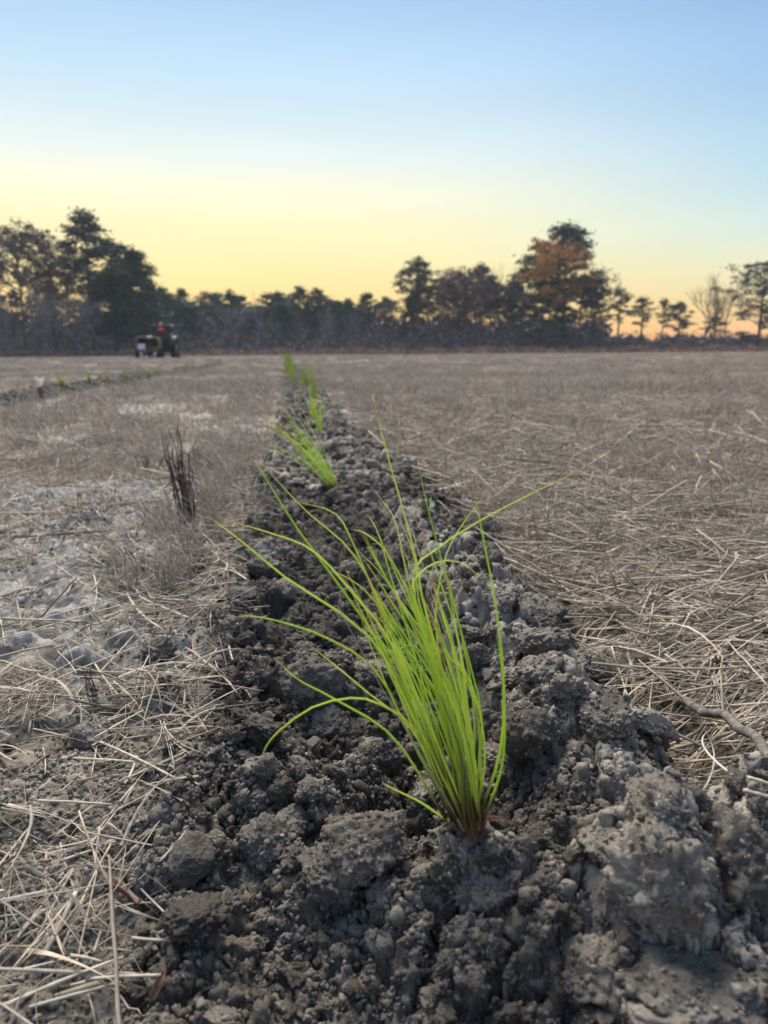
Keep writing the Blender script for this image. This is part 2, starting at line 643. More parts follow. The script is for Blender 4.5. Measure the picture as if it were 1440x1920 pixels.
M_TWIG = plain('grey_twigs', (.145, .145, .15), .9, var=.3, scale=1)
M_TWIGL = plain('pale_twigs', (.10, .085, .075), .9, var=.3, scale=1)
M_SHRUB = leaf_mat('thicket', (.050, .055, .060, 1), (.100, .102, .108, 1), .4)
M_SEDGE = leaf_mat('broom_sedge', (.13, .082, .058, 1), (.26, .165, .11, 1), .5)

# ------------------------------------------------------------------ the field
def build_field():
    r = np.concatenate([np.linspace(.12, .24, 14)[:-1], np.geomspace(.24, 3.2, 900), np.geomspace(3.2, 160, 300)[1:], np.geomspace(160, 470, 14)[1:]])
    a = np.concatenate([np.radians(np.linspace(-180, -48, 26))[:-1], np.radians(np.linspace(-48, 48, 520)), np.radians(np.linspace(48, 180, 26))[1:]])
    na, nr = len(a), len(r)
    A, RR = np.meshgrid(a, r)
    x, y = (np.sin(A) * RR).ravel(), (np.cos(A) * RR).ravel()
    z, soil, crust = field(x, y)
    # crumbly relief pushed out along the surface normal, so that steep faces are not smeared
    P3 = np.stack([x, y, z], 1).reshape(nr, na, 3)
    tr_, ta_ = np.gradient(P3, axis=0), np.gradient(P3, axis=1)
    Nn = np.cross(ta_, tr_)
    Nn /= np.linalg.norm(Nn, axis=2, keepdims=True) + 1e-12
    Nn *= np.sign(Nn[..., 2:] + 1e-9)
    near = ((RR < 3.0) & (RR > .2) & (np.abs(A) < R(49))).ravel()
    Pn, Nv = P3.reshape(-1, 3)[near], Nn.reshape(-1, 3)[near]
    rn_ = RR.ravel()[near]
    sm = (.35 + .65 * soil[near])
    for fr, amp, sd_ in ((62, .0050, 60), (150, .0026, 61), (330, .0014, 62), (700, .0007, 63)):
        w = np.clip(1.5 - rn_ * fr * .0013, 0, 1)
        n_ = noise3(Pn * fr, sd_)
        Pn = Pn + Nv * (amp * w * sm * (np.abs(n_) * 2.2 - .55))[:, None]
    P3 = P3.reshape(-1, 3).copy()
    P3[near] = Pn
    x, y, z = P3[:, 0].copy(), P3[:, 1].copy(), P3[:, 2].copy()
    far = RR.ravel() > 170
    z[far] = 0
    z = np.where(RR.ravel() < .24, np.minimum(z, .02), z)
    u = row_u(x, y)
    # the left flank and the slit are darker than the thrown-up ridge
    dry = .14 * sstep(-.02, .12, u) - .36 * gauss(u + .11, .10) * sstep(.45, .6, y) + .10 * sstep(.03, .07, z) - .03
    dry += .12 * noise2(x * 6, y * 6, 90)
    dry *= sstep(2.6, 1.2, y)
    dry -= .34 * sstep(1.2, 3.2, y)  # far furrow darkened in colour, standing in for crevice self-shadow
    idx = np.arange(na * nr).reshape(nr, na)
    q = np.stack([idx[:-1, :-1], idx[:-1, 1:], idx[1:, 1:], idx[1:, :-1]], -1).reshape(-1, 4)[:, ::-1]
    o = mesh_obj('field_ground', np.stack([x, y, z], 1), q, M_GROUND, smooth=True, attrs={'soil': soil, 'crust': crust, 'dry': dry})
    tag(o, 'ploughed and mown field of grey soil and dry litter', kind='structure')


build_field()


# ------------------------------------------------------------------ scattering of uncountable stuff (instances on points)
def scatter(name, protos, pos, rot, scl, idx, label, mat=None):
    me = bpy.data.meshes.new(name)
    me.vertices.add(len(pos))
    me.vertices.foreach_set('co', np.asarray(pos, np.float32).ravel())
    a = me.attributes.new('rot', 'FLOAT_VECTOR', 'POINT')
    a.data.foreach_set('vector', np.asarray(rot, np.float32).ravel())
    a = me.attributes.new('scl', 'FLOAT_VECTOR', 'POINT')
    s3 = np.asarray(scl, np.float32)
    if s3.ndim == 1:
        s3 = np.repeat(s3[:, None], 3, 1)
    a.data.foreach_set('vector', s3.ravel())
    a = me.attributes.new('vid', 'INT', 'POINT')
    a.data.foreach_set('value', np.asarray(idx, np.int32))
    o = bpy.data.objects.new(name, me)
    COL.objects.link(o)
    ng = bpy.data.node_groups.new(name, 'GeometryNodeTree')
    ng.interface.new_socket('Geometry', in_out='INPUT', socket_type='NodeSocketGeometry')
    ng.interface.new_socket('Geometry', in_out='OUTPUT', socket_type='NodeSocketGeometry')
    N, L = ng.nodes.new, ng.links.new
    gi, go, jn = N('NodeGroupInput'), N('NodeGroupOutput'), N('GeometryNodeJoinGeometry')

    def named(nm, ty):
        n = N('GeometryNodeInputNamedAttribute')
        n.data_type = ty
        n.inputs['Name'].default_value = nm
        return n.outputs[0]
    nrot, nscl, nvid = named('rot', 'FLOAT_VECTOR'), named('scl', 'FLOAT_VECTOR'), named('vid', 'INT')
    for k, p in enumerate(protos):
        oi = N('GeometryNodeObjectInfo')
        oi.inputs['Object'].default_value = p
        oi.inputs['As Instance'].default_value = True
        cp = N('FunctionNodeCompare')
        cp.data_type = 'INT'
        cp.operation = 'EQUAL'
        L(nvid, cp.inputs[2])
        cp.inputs[3].default_value = k
        ip = N('GeometryNodeInstanceOnPoints')
        L(gi.outputs[0], ip.inputs['Points'])
        L(cp.outputs[0], ip.inputs['Selection'])
        L(oi.outputs['Geometry'], ip.inputs['Instance'])
        L(nrot, ip.inputs['Rotation'])
        L(nscl, ip.inputs['Scale'])
        L(ip.outputs[0], jn.inputs[0])
    L(jn.outputs[0], go.inputs[0])
    md = o.modifiers.new('scatter', 'NODES')
    md.node_group = ng
    return tag(o, label, kind='stuff')


def proto(o):
    COL.objects.unlink(o)
    return o


# crumb and clod shapes
import bmesh


def rock_mesh(name, sub, seed, planes=9, rough=.10, fine=.05, flat=.8, mat=None, smooth=True, o0=.55, o1=.9):
    bm = bmesh.new()
    bmesh.ops.create_icosphere(bm, subdivisions=sub, radius=1.0)
    v = np.array([p.co[:] for p in bm.verts])
    rg = np.random.default_rng(seed)
    nrm = rg.normal(size=(planes, 3))
    nrm /= np.linalg.norm(nrm, axis=1)[:, None]
    off = rg.uniform(o0, o1, planes)
    d = np.maximum(v @ nrm.T, 1e-3)
    rad = np.minimum(1.0, (off / d).min(1))
    o3 = np.array([seed * 3.7, seed * 1.3, seed * 2.1])
    for fr, am, s in ((1.7, rough * 1.3, 0), (3.6, rough, 1), (7.5, fine * 1.5, 2), (15, fine, 3), (30, fine * .55, 4)):
        if fr > 4 * 2 ** (sub - 2):
            continue
        n = noise3(v * fr + o3, s)
        rad = rad * (1 + am * (np.abs(n) * 2.4 - .6 if fr > 3 else n * 1.4))
    v = v * rad[:, None]
    v[:, 2] *= flat
    q = np.array([[p.index for p in f.verts] for f in bm.faces])
    bm.free()
    return mesh_obj(name, v, q, mat or M_CLOD, smooth=smooth)


crumbs = [proto(rock_mesh('soil_crumb', 2, 40 + i, 10, .20, .12, random.uniform(.65, 1), M_CRUMB, False)) for i in range(8)]
lumps = [proto(rock_mesh('soil_lump', 4, 140 + i, 15 + i % 6, .18, .10, random.uniform(.6, .95), M_LUMP, True, .52, .82)) for i in range(12)]
clod_protos = [proto(rock_mesh('soil_clod', 5, 70 + i, 6 + i % 6, .09 + .03 * (i % 3), (.022, .040, .058)[(i // 2) % 3], (.62, .8, .95, .5)[i % 4])) for i in range(12)]


def scatter_crumbs():
    n = 330000
    u = RNG.uniform(-.40, .44, n)
    v = .27 * (2.6 / .27) ** RNG.random(n)
    x = u + ROW_X0 + ROW_K * v
    near = RNG.random(n) < .3
    x = np.where(near, RNG.uniform(-.45, .5, n), x)
    v = np.where(near, RNG.uniform(.27, .65, n), v)
    z, soil, crust = field(x, v)
    clump = sstep(-.15, .45, noise2(x * 17, v * 17, 81) + .5 * noise2(x * 45, v * 45, 82))
    keep = RNG.random(n) < (soil * (.10 + .80 * clump) + .10 * (1 - soil) + .04 + .55 * (1 - soil) * clump * sstep(.85, .6, v))
    x, v, z, soil = x[keep], v[keep], z[keep], soil[keep]
    n = len(x)
    s = .0007 + .0030 * RNG.random(n) ** 3
    s *= np.clip(.75 + .35 * v, .9, 1.7)
    pos = np.stack([x, v, z + s * .35], 1)
    # crumbs that cling to the rough lumps
    ex, es = [], []
    for o in list(bpy.data.objects):
        if o.name.startswith('soil_clod') and o.get('category') and o.scale[0] > .012 and 'smooth' not in o['label'] and 'flat' not in o['label']:
            M = np.array(o.matrix_basis)
            vv = np.array([q.co[:] for q in o.data.vertices])
            k = RNG.choice(len(vv), min(1400, int(1000000 * o.scale[0] ** 2)))
            w = np.c_[vv[k] * .99, np.ones(len(k))] @ M.T
            w = w[w[:, 2] > H(w[:, 0], w[:, 1])]
            if len(w) == 0:
                continue
            cl = noise3(w[:, :3] * 90, 7) > -.25
            w = w[cl]
            ex.append(w[:, :3])
            es.append(.0006 + .0022 * RNG.random(len(w)) ** 3)
    pos = np.concatenate([pos] + ex)
    s = np.concatenate([s] + es)
    # the crusty ground left of the furrow, and the lumps of the furrow further off
    m = 60000
    x2, y2 = RNG.uniform(-1.0, -.2, m), .4 * (2.2 / .4) ** RNG.random(m)
    z2, so2, cr2 = field(x2, y2)
    kp = RNG.random(m) < sstep(-.1, .5, noise2(x2 * 9, y2 * 9, 83)) * .8
    ex, es = [np.stack([x2, y2, z2 + .0005], 1)[kp]], [(.0007 + .0035 * RNG.random(m) ** 4)[kp] * np.clip(y2[kp], .8, 1.6)]
    m = 60000
    y2 = 2.2 * (30 / 2.2) ** RNG.random(m)
    rw = RNG.integers(0, 2, m) * (y2 > 5)
    x2 = RNG.normal(0, .13, m) + ROW_X0 + ROW_K * y2 - 2.5 * rw
    z2, so2, cr2 = field(x2, y2)
    kp = RNG.random(m) < so2
    s2 = (.004 + .022 * RNG.random(m) ** 3) * np.where(rw == 1, .7, 1)
    ex.append(np.stack([x2, y2, z2 + s2 * .3], 1)[kp])
    es.append(s2[kp])
    pos = np.concatenate([pos] + ex)
    s = np.concatenate([s] + es)
    n = len(pos)
    scatter('soil_crumbs', crumbs, pos, RNG.uniform(0, 6.28, (n, 3)), s[:, None] * RNG.uniform(.6, 1.35, (n, 3)), RNG.integers(0, len(crumbs), n), 'loose crumbs of dark soil along the planting furrow')




# ------------------------------------------------------------------ straw
def straw_mesh(i, L, r, kind, mat, name='straw'):
    rg = random.Random(900 + i)
    mb = MB()
    if kind in ('straight', 'flat'):
        bend = rg.uniform(-.03, .03) * L
        ns = 6
        kp, ka = rg.uniform(.25, .75), (rg.gauss(0, .35) if rg.random() < .35 else 0)
        pts = []
        for k in range(ns + 1):
            tt = k / ns
            pts.append(((tt - .5) * L, bend * 4 * tt * (1 - tt) + max(0, tt - kp) * L * ka, rg.uniform(-1, 1) * r * .5 + max(0, tt - kp) * L * ka * rg.uniform(-.2, .6)))
        ends = (rg.uniform(.3, 1), rg.uniform(.1, .8))
        rad = [r * rg.uniform(.85, 1.1) * (ends[0] if k == 0 else ends[1] if k == ns else 1) for k in range(ns + 1)]
        mb.tube(pts, rad, 5, flat=.22 if kind == 'flat' else .7)
        if rg.random() < .4:
            a0 = rg.choice((-1, 1)) * rg.uniform(.2, .7)
            q0 = pts[rg.randint(2, 4)]
            mb.tube([q0, (q0[0] + L * .1, q0[1] + L * .1 * a0, q0[2] + r), (q0[0] + L * .2, q0[1] + L * .2 * a0, q0[2] + r * 3)], [r * .6, r * .5, r * .15], 4, flat=.4)
    elif kind == 'stalk':
        pts = []
        bend = rg.uniform(-.06, .06) * L
        kink = rg.random() < .45
        kp = rg.uniform(.3, .7)
        ka = rg.uniform(-.6, .6)
        ns = 6
        for k in range(ns + 1):
            tt = k / ns
            y_ = bend * 4 * tt * (1 - tt) + (max(0, tt - kp) * L * ka if kink else 0)
            z_ = (max(0, tt - kp) * L * rg.uniform(-.1, .2) if kink else 0) + rg.uniform(-1, 1) * r * .4
            pts.append(((tt - .5) * L, y_, z_))
        rad = [r * rg.uniform(.8, 1.12) * (1 - .25 * k / ns) for k in range(ns + 1)]
        j = rg.randint(1, ns - 1)
        rad[j] *= 1.35
        mb.tube(pts, rad, 5, flat=rg.uniform(.55, 1))
    elif kind == 'blade':
        ns = 6
        tw, cu = rg.uniform(-1.5, 1.5), rg.uniform(-.5, .5)
        vs, fs = [], []
        for k in range(ns + 1):
            tt = k / ns
            w = r * 2.2 * (1 - .75 * tt) * (1 if tt < .95 else .5)
            an = tw * tt
            c = Vector(((tt - .5) * L, cu * L * tt * tt * .5, .12 * L * math.sin(tt * 3)))
            o_ = Vector((0, math.cos(an) * w, math.sin(an) * w))
            vs += [c - o_, c + Vector((0, 0, w * .35)), c + o_]
        for k in range(ns):
            for q in (0, 1):
                fs.append((k * 3 + q, k * 3 + q + 1, k * 3 + q + 4, k * 3 + q + 3))
        mb.add(vs, fs)
    elif kind == 'split':
        for b_ in range(4):
            a0 = rg.uniform(-.12, .12)
            pts = [(-.5 * L, 0, 0), (-.1 * L, rg.uniform(-1, 1) * r, rg.uniform(0, 1) * r), (.2 * L, a0 * L * .6 + rg.uniform(-1, 1) * r, r * rg.uniform(0, 2)), (rg.uniform(.35, .5) * L, a0 * L * 1.6, rg.uniform(-.02, .08) * L)]
            mb.tube(pts, [r * .7, r * .65, r * .5, r * .2], 4, flat=.5)
    return mb.build(name, mat, smooth=(kind != 'blade'))


straws, straws_b = [], []
for i in range(36):
    L = random.uniform(.04, .20)
    k = ('stalk', 'stalk', 'stalk', 'blade', 'split')[i % 5]
    straws.append(proto(straw_mesh(i, L, (random.uniform(.0005, .0009) if i % 4 else random.uniform(.0010, .0015)) if k != 'blade' else random.uniform(.0007, .0014), k, M_STRAW)))
N_THIN = len(straws)
for i in range(24):
    straws.append(proto(straw_mesh(200 + i, random.uniform(.07, .26), random.uniform(.0012, .0026), 'flat' if i % 3 else 'straight', M_STRAW)))
STRAW_L = np.array([o.dimensions.x if o.dimensions.x > 0 else .1 for o in straws])
STRAW_L = np.array([max(abs(v.co.x) for v in o.data.vertices) * 2 for o in straws])


def lay(x, y, L, ang, pile):
    """centre height and pitch of a stalk that lies across the ground from end to end"""
    dx, dy = np.cos(ang) * L / 2, np.sin(ang) * L / 2
    z0, z1, zc = H(x - dx, y - dy), H(x + dx, y + dy), H(x, y)
    zm = np.maximum((z0 + z1) / 2, zc - .004)
    return zm + pile, -np.arctan2(z1 - z0, L)


def scatter_straw():
    n = 76000
    r = .30 * (7.0 / .30) ** (RNG.random(n) ** .85)
    a = np.radians(RNG.uniform(-46, 46, n))
    x, y = r * np.sin(a), r * np.cos(a)
    z, soil, crust = field(x, y)
    u = row_u(x, y)
    nz = sstep(-.45, .35, noise2(x * 4, y * 4, 41) + .6 * noise2(x * 11, y * 11, 42))
    right = sstep(.30, .42, u)
    dens = (1 - soil) * (1 - .18 * crust) * (.22 + .78 * nz)
    dens = np.where(u > 0, np.maximum(dens, right * (.85 + .15 * nz) * sstep(.62, .85, y)) * (1 - .5 * sstep(.9, .6, y)), dens * (.85 + .5 * gauss(u + .33, .09)))
    dens *= 1 - .995 * soil
    dens = np.where(u < 0, dens * (.24 + .95 * sstep(.55, .85, y)) * (.35 + .65 * sstep(-.3, .35, noise2(x * 7 + 9, y * 7, 43))), dens)
    keep = RNG.random(n) < dens
    x, y, u = x[keep], y[keep], u[keep]
    n = len(x)
    r = np.hypot(x, y)
    thick = RNG.random(n) < np.where(u > .2, .55, .28) + .4 * sstep(.8, 2, r)
    idx = np.where(thick, RNG.integers(N_THIN, len(straws), n), RNG.integers(0, N_THIN, n))
    scl = np.clip(.55 + .25 * r, .65, 1.5) * RNG.uniform(.7, 1.25, n) * np.where(RNG.random(n) < .3, RNG.uniform(.2, .5, n), 1) * np.where(u < 0, RNG.uniform(.5, 1.1, n), 1)
    ang = np.where(u > 0, RNG.normal(R(-4), R(38), n), RNG.normal(R(22), R(60), n)) + np.pi * (RNG.random(n) < .5)
    pile = np.abs(RNG.normal(0, .008, n)) * np.where(u > .25, 1.5, 1) + .001
    zc, pit = lay(x, y, STRAW_L[idx] * scl * .9, ang, pile)
    pit = pit + RNG.normal(0, R(7), n) * np.where(RNG.random(n) < .15, 3, 1)
    rot = np.stack([RNG.normal(0, .5, n), pit, ang], 1)
    scatter('straw_litter', straws, np.stack([x, y, zc], 1), rot, scl, idx, 'dry grey straw litter covering the ground beside the furrow')


scatter_straw()


# short standing dry grass over the whole field
def tuft_mesh(i, nb, h, spread, mat, r0=.0011, lean=.4):
    rg = random.Random(500 + i)
    mb = MB()
    for k in range(nb):
        az = rg.uniform(0, 6.28)
        ln = h * rg.uniform(.35, 1.0)
        le = abs(rg.gauss(0, lean))
        bx, by = rg.gauss(0, spread), rg.gauss(0, spread)
        dx, dy = math.cos(az), math.sin(az)
        br = rg.random() < .4
        pts = []
        for q in range(4):
            tt = q / 3
            hz = ln * (tt * math.cos(le) - (.55 * max(0, tt - .6) if br else .12 * tt * tt))
            ho = ln * (math.sin(le) * tt + (.8 * max(0, tt - .6) if br else .12 * tt * tt))
            pts.append((bx + dx * ho, by + dy * ho, hz - .01))
        mb.tube(pts, [r0, r0 * .9, r0 * .7, r0 * .35], 3, cap=False)
    return mb.build('dry_tuft', mat)


tufts = [proto(tuft_mesh(i, 11, random.uniform(.06, .14), .035, M_STUB)) for i in range(8)]
tufts += [proto(tuft_mesh(20 + i, 14, random.uniform(.14, .24), .045, M_STUB, .0014, .3)) for i in range(4)]
farts = [proto(tuft_mesh(40 + i, 26, random.uniform(.10, .18), .16, M_STUB, .0045, .5)) for i in range(5)]


def scatter_stubble():
    n = 42000
    r = 1.1 * (26 / 1.1) ** RNG.random(n)
    a = np.radians(RNG.uniform(-44, 44, n))
    x, y = r * np.sin(a), r * np.cos(a)
    z, soil, crust = field(x, y)
    u = row_u(x, y)
    nz = sstep(-.5, .4, noise2(x * 1.7, y * 1.7, 44) + .5 * noise2(x * 5, y * 5, 45))
    d = (1 - soil) ** 3 * (1 - .8 * crust) * (.25 + .75 * nz) * sstep(1.1, 2.2, r)
    d = np.where(np.abs(u) < .22, d * .1, d)
    keep = RNG.random(n) < d
    x, y, z, nz, r = x[keep], y[keep], z[keep], nz[keep], r[keep]
    n = len(x)
    idx = RNG.integers(0, 8, n)
    tall = RNG.random(n) < .06 * nz + .05 * (r > 4)
    idx = np.where(tall, RNG.integers(8, 12, n), idx)
    rot = np.stack([RNG.normal(0, .4, n), RNG.normal(0, .4, n), RNG.uniform(0, 6.28, n)], 1)
    scatter('dry_grass', tufts, np.stack([x, y, z - .005], 1), rot, RNG.uniform(.5, 1.1, n) * np.clip(.6 + .12 * r, .6, 1.25), idx, 'short standing dead grass and weeds across the mown field')
    n = 62000
    r = 7 * (112 / 7) ** RNG.random(n)
    a = np.radians(RNG.uniform(-42, 42, n))
    x, y = r * np.sin(a), r * np.cos(a)
    z, soil, crust = field(x, y)
    nz = sstep(-.4, .4, noise2(x * .35, y * .35, 46) + .6 * noise2(x * 1.2, y * 1.2, 47))
    keep = (RNG.random(n) < (1 - soil) ** 2 * (.3 + .7 * nz)) & (np.abs(row_u(x, y)) > .2)
    x, y, z, r = x[keep], y[keep], z[keep], r[keep]
    n = len(x)
    rot = np.stack([RNG.normal(0, .15, n), RNG.normal(0, .15, n), RNG.uniform(0, 6.28, n)], 1)
    scatter('distant_dry_grass', farts, np.stack([x, y, z - .01], 1), rot, RNG.uniform(.45, .9, n) * np.clip(r / 30, .3, 2.2) ** .5, RNG.integers(0, 5, n), 'dead grass of the far part of the field')


scatter_stubble()


# ------------------------------------------------------------------ clods one can pick out
def clod(px, py, size, k, label, group=None, rz=None, sink=.35, tilt=(0, 0), sz=1.0):
    p = ground(px, py)
    o = clod_protos[k % len(clod_protos)].copy()
    COL.objects.link(o)
    o.location = (p.x, p.y, p.z + size * (.5 - sink))
    o.rotation_euler = (tilt[0], tilt[1], rz if rz is not None else random.uniform(0, 6.28))
    o.scale = (size, size * random.uniform(.8, 1.1), size * sz)
    if ' dark ' in label:
        o.material_slots[0].link = 'OBJECT'
        o.material_slots[0].material = M_CLOD_DARK
    return tag(o, label, 'soil clod', group)


for a_ in [
    (1225, 1700, .030, 4, 'pointed pyramid of grey soil rising at the lower right', .8, .3, (.25, -.15), 1.7),
    (1340, 1640, .036, 2, 'broad sloping slab of caked soil in the lower right corner', .1, .35, (.2, -.3), 1.0),
    (1300, 1900, .034, 7, 'rounded soil lump cut off by the bottom edge at right', .5, .3, (0, 0), 1.0),
    (1120, 1860, .026, 1, 'round crumbly lump just above the bottom edge right of centre', .5, .3, (0, 0), 1.0),
    (680, 1590, .036, 9, 'wide brownish clod left of the foot of the nearest seedling', 1.5, .3, (.2, .1), .8),
    (620, 1660, .026, 3, 'knobbly brownish clod below the wide clod by the seedling', .5, .2, (.3, .1), 1.1),
    (840, 1650, .012, 5, 'small upright block of soil just below the seedling foot', .3, .1, (.1, .1), 1.6),
    (930, 1695, .017, 8, 'tall lumpy clod below and right of the seedling foot', .9, .2, (.1, .2), 1.5),
    (1015, 1600, .012, 6, 'rounded knob of soil right of the seedling foot', .4, .2, (0, 0), 1.5),
    (355, 1640, .020, 0, 'smooth flat faced dark clod at the left edge of the furrow', .2, .0, (.5, -.3), .9),
    (370, 1745, .021, 4, 'rough dark clod under the smooth flat faced one', 1.2, .2, (.2, 0), .9),
    (490, 1385, .024, 4, 'flat topped dark block of soil tilted beside the drooping needle', .5, .1, (.5, .4), .8),
    (455, 1350, .014, 8, 'small dark block leaning behind the flat topped block', .4, .1, (.4, .3), 1.0),
    (610, 1375, .025, 2, 'dark angular clod right of the flat topped block', .2, .3, (.2, 0), .9),
    (590, 1285, .034, 6, 'dark clod below the long arched needle', .6, .3, (.1, .1), .9),
    (615, 1210, .028, 11, 'overhanging dark clod with a hollow under it', .3, .1, (.6, .2), .6),
    (700, 1280, .026, 10, 'brownish clod half hidden behind the needles', .3, .3, (.1, .1), 1.0),
    (295, 1240, .023, 5, 'smooth pointed grey clod lying in the straw at left', .9, .0, (.2, .2), 1.2),
    (180, 1395, .027, 9, 'round rough clod at left surrounded by straw', .9, .2, (.1, .1), .9),
    (455, 1120, .024, 3, 'pale flat flake of soil at the upper left rim of the furrow', 1.9, .2, (.1, .1), .45),
    (495, 1075, .030, 1, 'dark lump at the rim under the standing grass', .9, .2, (.1, .1), .9),
    (500, 1035, .028, 10, 'dark lump above the rim lump by the standing grass', .9, .2, (.1, .1), .9),
    (1000, 1150, .027, 0, 'cracked grey block on the right rim of the furrow', .3, .1, (.2, -.1), .9),
    (1035, 1135, .013, 4, 'narrow upright chip leaning on the cracked grey block', .3, .1, (.2, -.1), 1.5),
    (1025, 1215, .032, 7, 'large weathered clod below the cracked grey block', 1.3, .2, (.2, -.1), .9),
    (960, 1290, .028, 11, 'rounded clod on the ridge right of the tall needles', 1.3, .2, (.2, -.1), .9),
    (985, 1400, .030, 9, 'pale dry clod on the ridge beside the lower needles', 1.3, .2, (.2, -.2), 1.0),
    (1110, 1265, .021, 5, 'clod lying on the right edge where the straw begins', .3, .2, (.2, -.1), .9),
    (1140, 1370, .028, 10, 'clod in the side channel right of the ridge', .3, .3, (.1, -.2), .8),
    (1245, 1530, .022, 3, 'knobbly clod at the top of the lower right slab', .3, .3, (.1, -.2), 1.0),
    (1140, 1600, .016, 8, 'small clod in the hollow left of the lower right slab', .3, .2, (.1, -.2), 1.0),
    (500, 1600, .022, 2, 'grey lump in the furrow left of the wide brownish clod', .3, .2, (.1, -.2), 1.0),
    (545, 1560, .018, 6, 'small grey lump behind the wide brownish clod', .3, .2, (.1, -.2), 1.0),
    (905, 1010, .040, 2, 'dark clod between the needle tips on the far ridge', .3, .2, (.1, -.2), .9),
    (745, 890, .045, 8, 'flat dark clod right of the second seedling', .3, .2, (.3, -.2), .7),
]:
    clod(a_[0], a_[1], a_[2], a_[3], a_[4], rz=a_[5] * 3, sink=a_[6], tilt=a_[7], sz=a_[8])


def more_clods():
    k = 0
    tries = 0
    while k < 240 and tries < 3000:
        tries += 1
        v = .33 * (3.4 / .33) ** random.random()
        u = random.uniform(-.22, .30)
        x = u + ROW_X0 + ROW_K * v
        if abs(x - .075) < .055 and abs(v - .53) < .075:
            continue
        z, s_, _ = field(np.array([x]), np.array([v]))
        if s_[0] < .6:
            continue
        o = clod_protos[random.randrange(12)].copy()
        COL.objects.link(o)
        s = random.uniform(.006, .017) * (.8 + .45 * v)
        if random.random() < .25:
            s *= 1.5
        s = min(s, .038)
        o.location = (x, v, float(z[0]) + s * .2)
        o.rotation_euler = (random.uniform(-.6, .6), random.uniform(-.6, .6), random.uniform(0, 6.28))
        o.scale = (s, s * random.uniform(.7, 1.1), s * random.uniform(.7, 1.2))
        tag(o, 'loose dark lump of soil among many in the planting furrow', 'soil clod', 'loose lumps of soil in the furrow')
        k += 1


more_clods()


def scatter_lumps():
    n = 9000
    v = .29 * (4.5 / .29) ** RNG.random(n)
    u = RNG.uniform(-.34, .40, n)
    x = u + ROW_X0 + ROW_K * v
    x = np.where(RNG.random(n) < .25, RNG.uniform(-.45, .48, n), x)
    z, soil, crust = field(x, v)
    keep = (RNG.random(n) < soil * .75 + .05 + .10 * (v < .8)) & (np.hypot(x - .075, v - .54) > .045)
    x, v, z = x[keep], v[keep], z[keep]
    n = len(x)
    s = (.0026 + .0075 * RNG.random(n) ** 2.2) * np.clip(.75 + .35 * v, .85, 1.8)
    scatter('soil_lumps', lumps, np.stack([x, v, z + s * .25], 1), np.stack([RNG.normal(0, .7, n), RNG.normal(0, .7, n), RNG.uniform(0, 6.28, n)], 1), s[:, None] * RNG.uniform(.65, 1.3, (n, 3)), RNG.integers(0, len(lumps), n), 'small broken lumps of soil filling the planting furrow')


scatter_lumps()
scatter_crumbs()


# ------------------------------------------------------------------ seedlings
def curve_pts(ctrl, n):
    """Catmull-Rom through control points"""
    P = [Vector(c) for c in ctrl]
    P = [P[0] * 2 - P[1]] + P + [P[-1] * 2 - P[-2]]
    out = []
    m = len(P) - 3
    for i in range(n + 1):
        tt = min(i / n * m, m - 1e-6)
        k = int(tt)
        f = tt - k
        a, b, c, d = P[k:k + 4]
        out.append(.5 * ((2 * b) + (c - a) * f + (2 * a - 5 * b + 4 * c - d) * f * f + (3 * b - a - 3 * c + d) * f ** 3))
    return out


def needle_obj(ctrl, r, parent, origin, mat=None, n=14):
    pts = [p - origin for p in curve_pts(ctrl, n)]
    rad = [r * (1 - .72 * (i / n) ** 1.6) for i in range(n + 1)]
    mb = MB().tube(pts, rad, 5)
    return mb.build('needle', mat or M_NEEDLE, parent, smooth=True, attr=True)


def cz(X, Y):      # crop of the photograph in which the needles were read off
    return 380 + X / 1.9459, 820 + Y / 1.9459


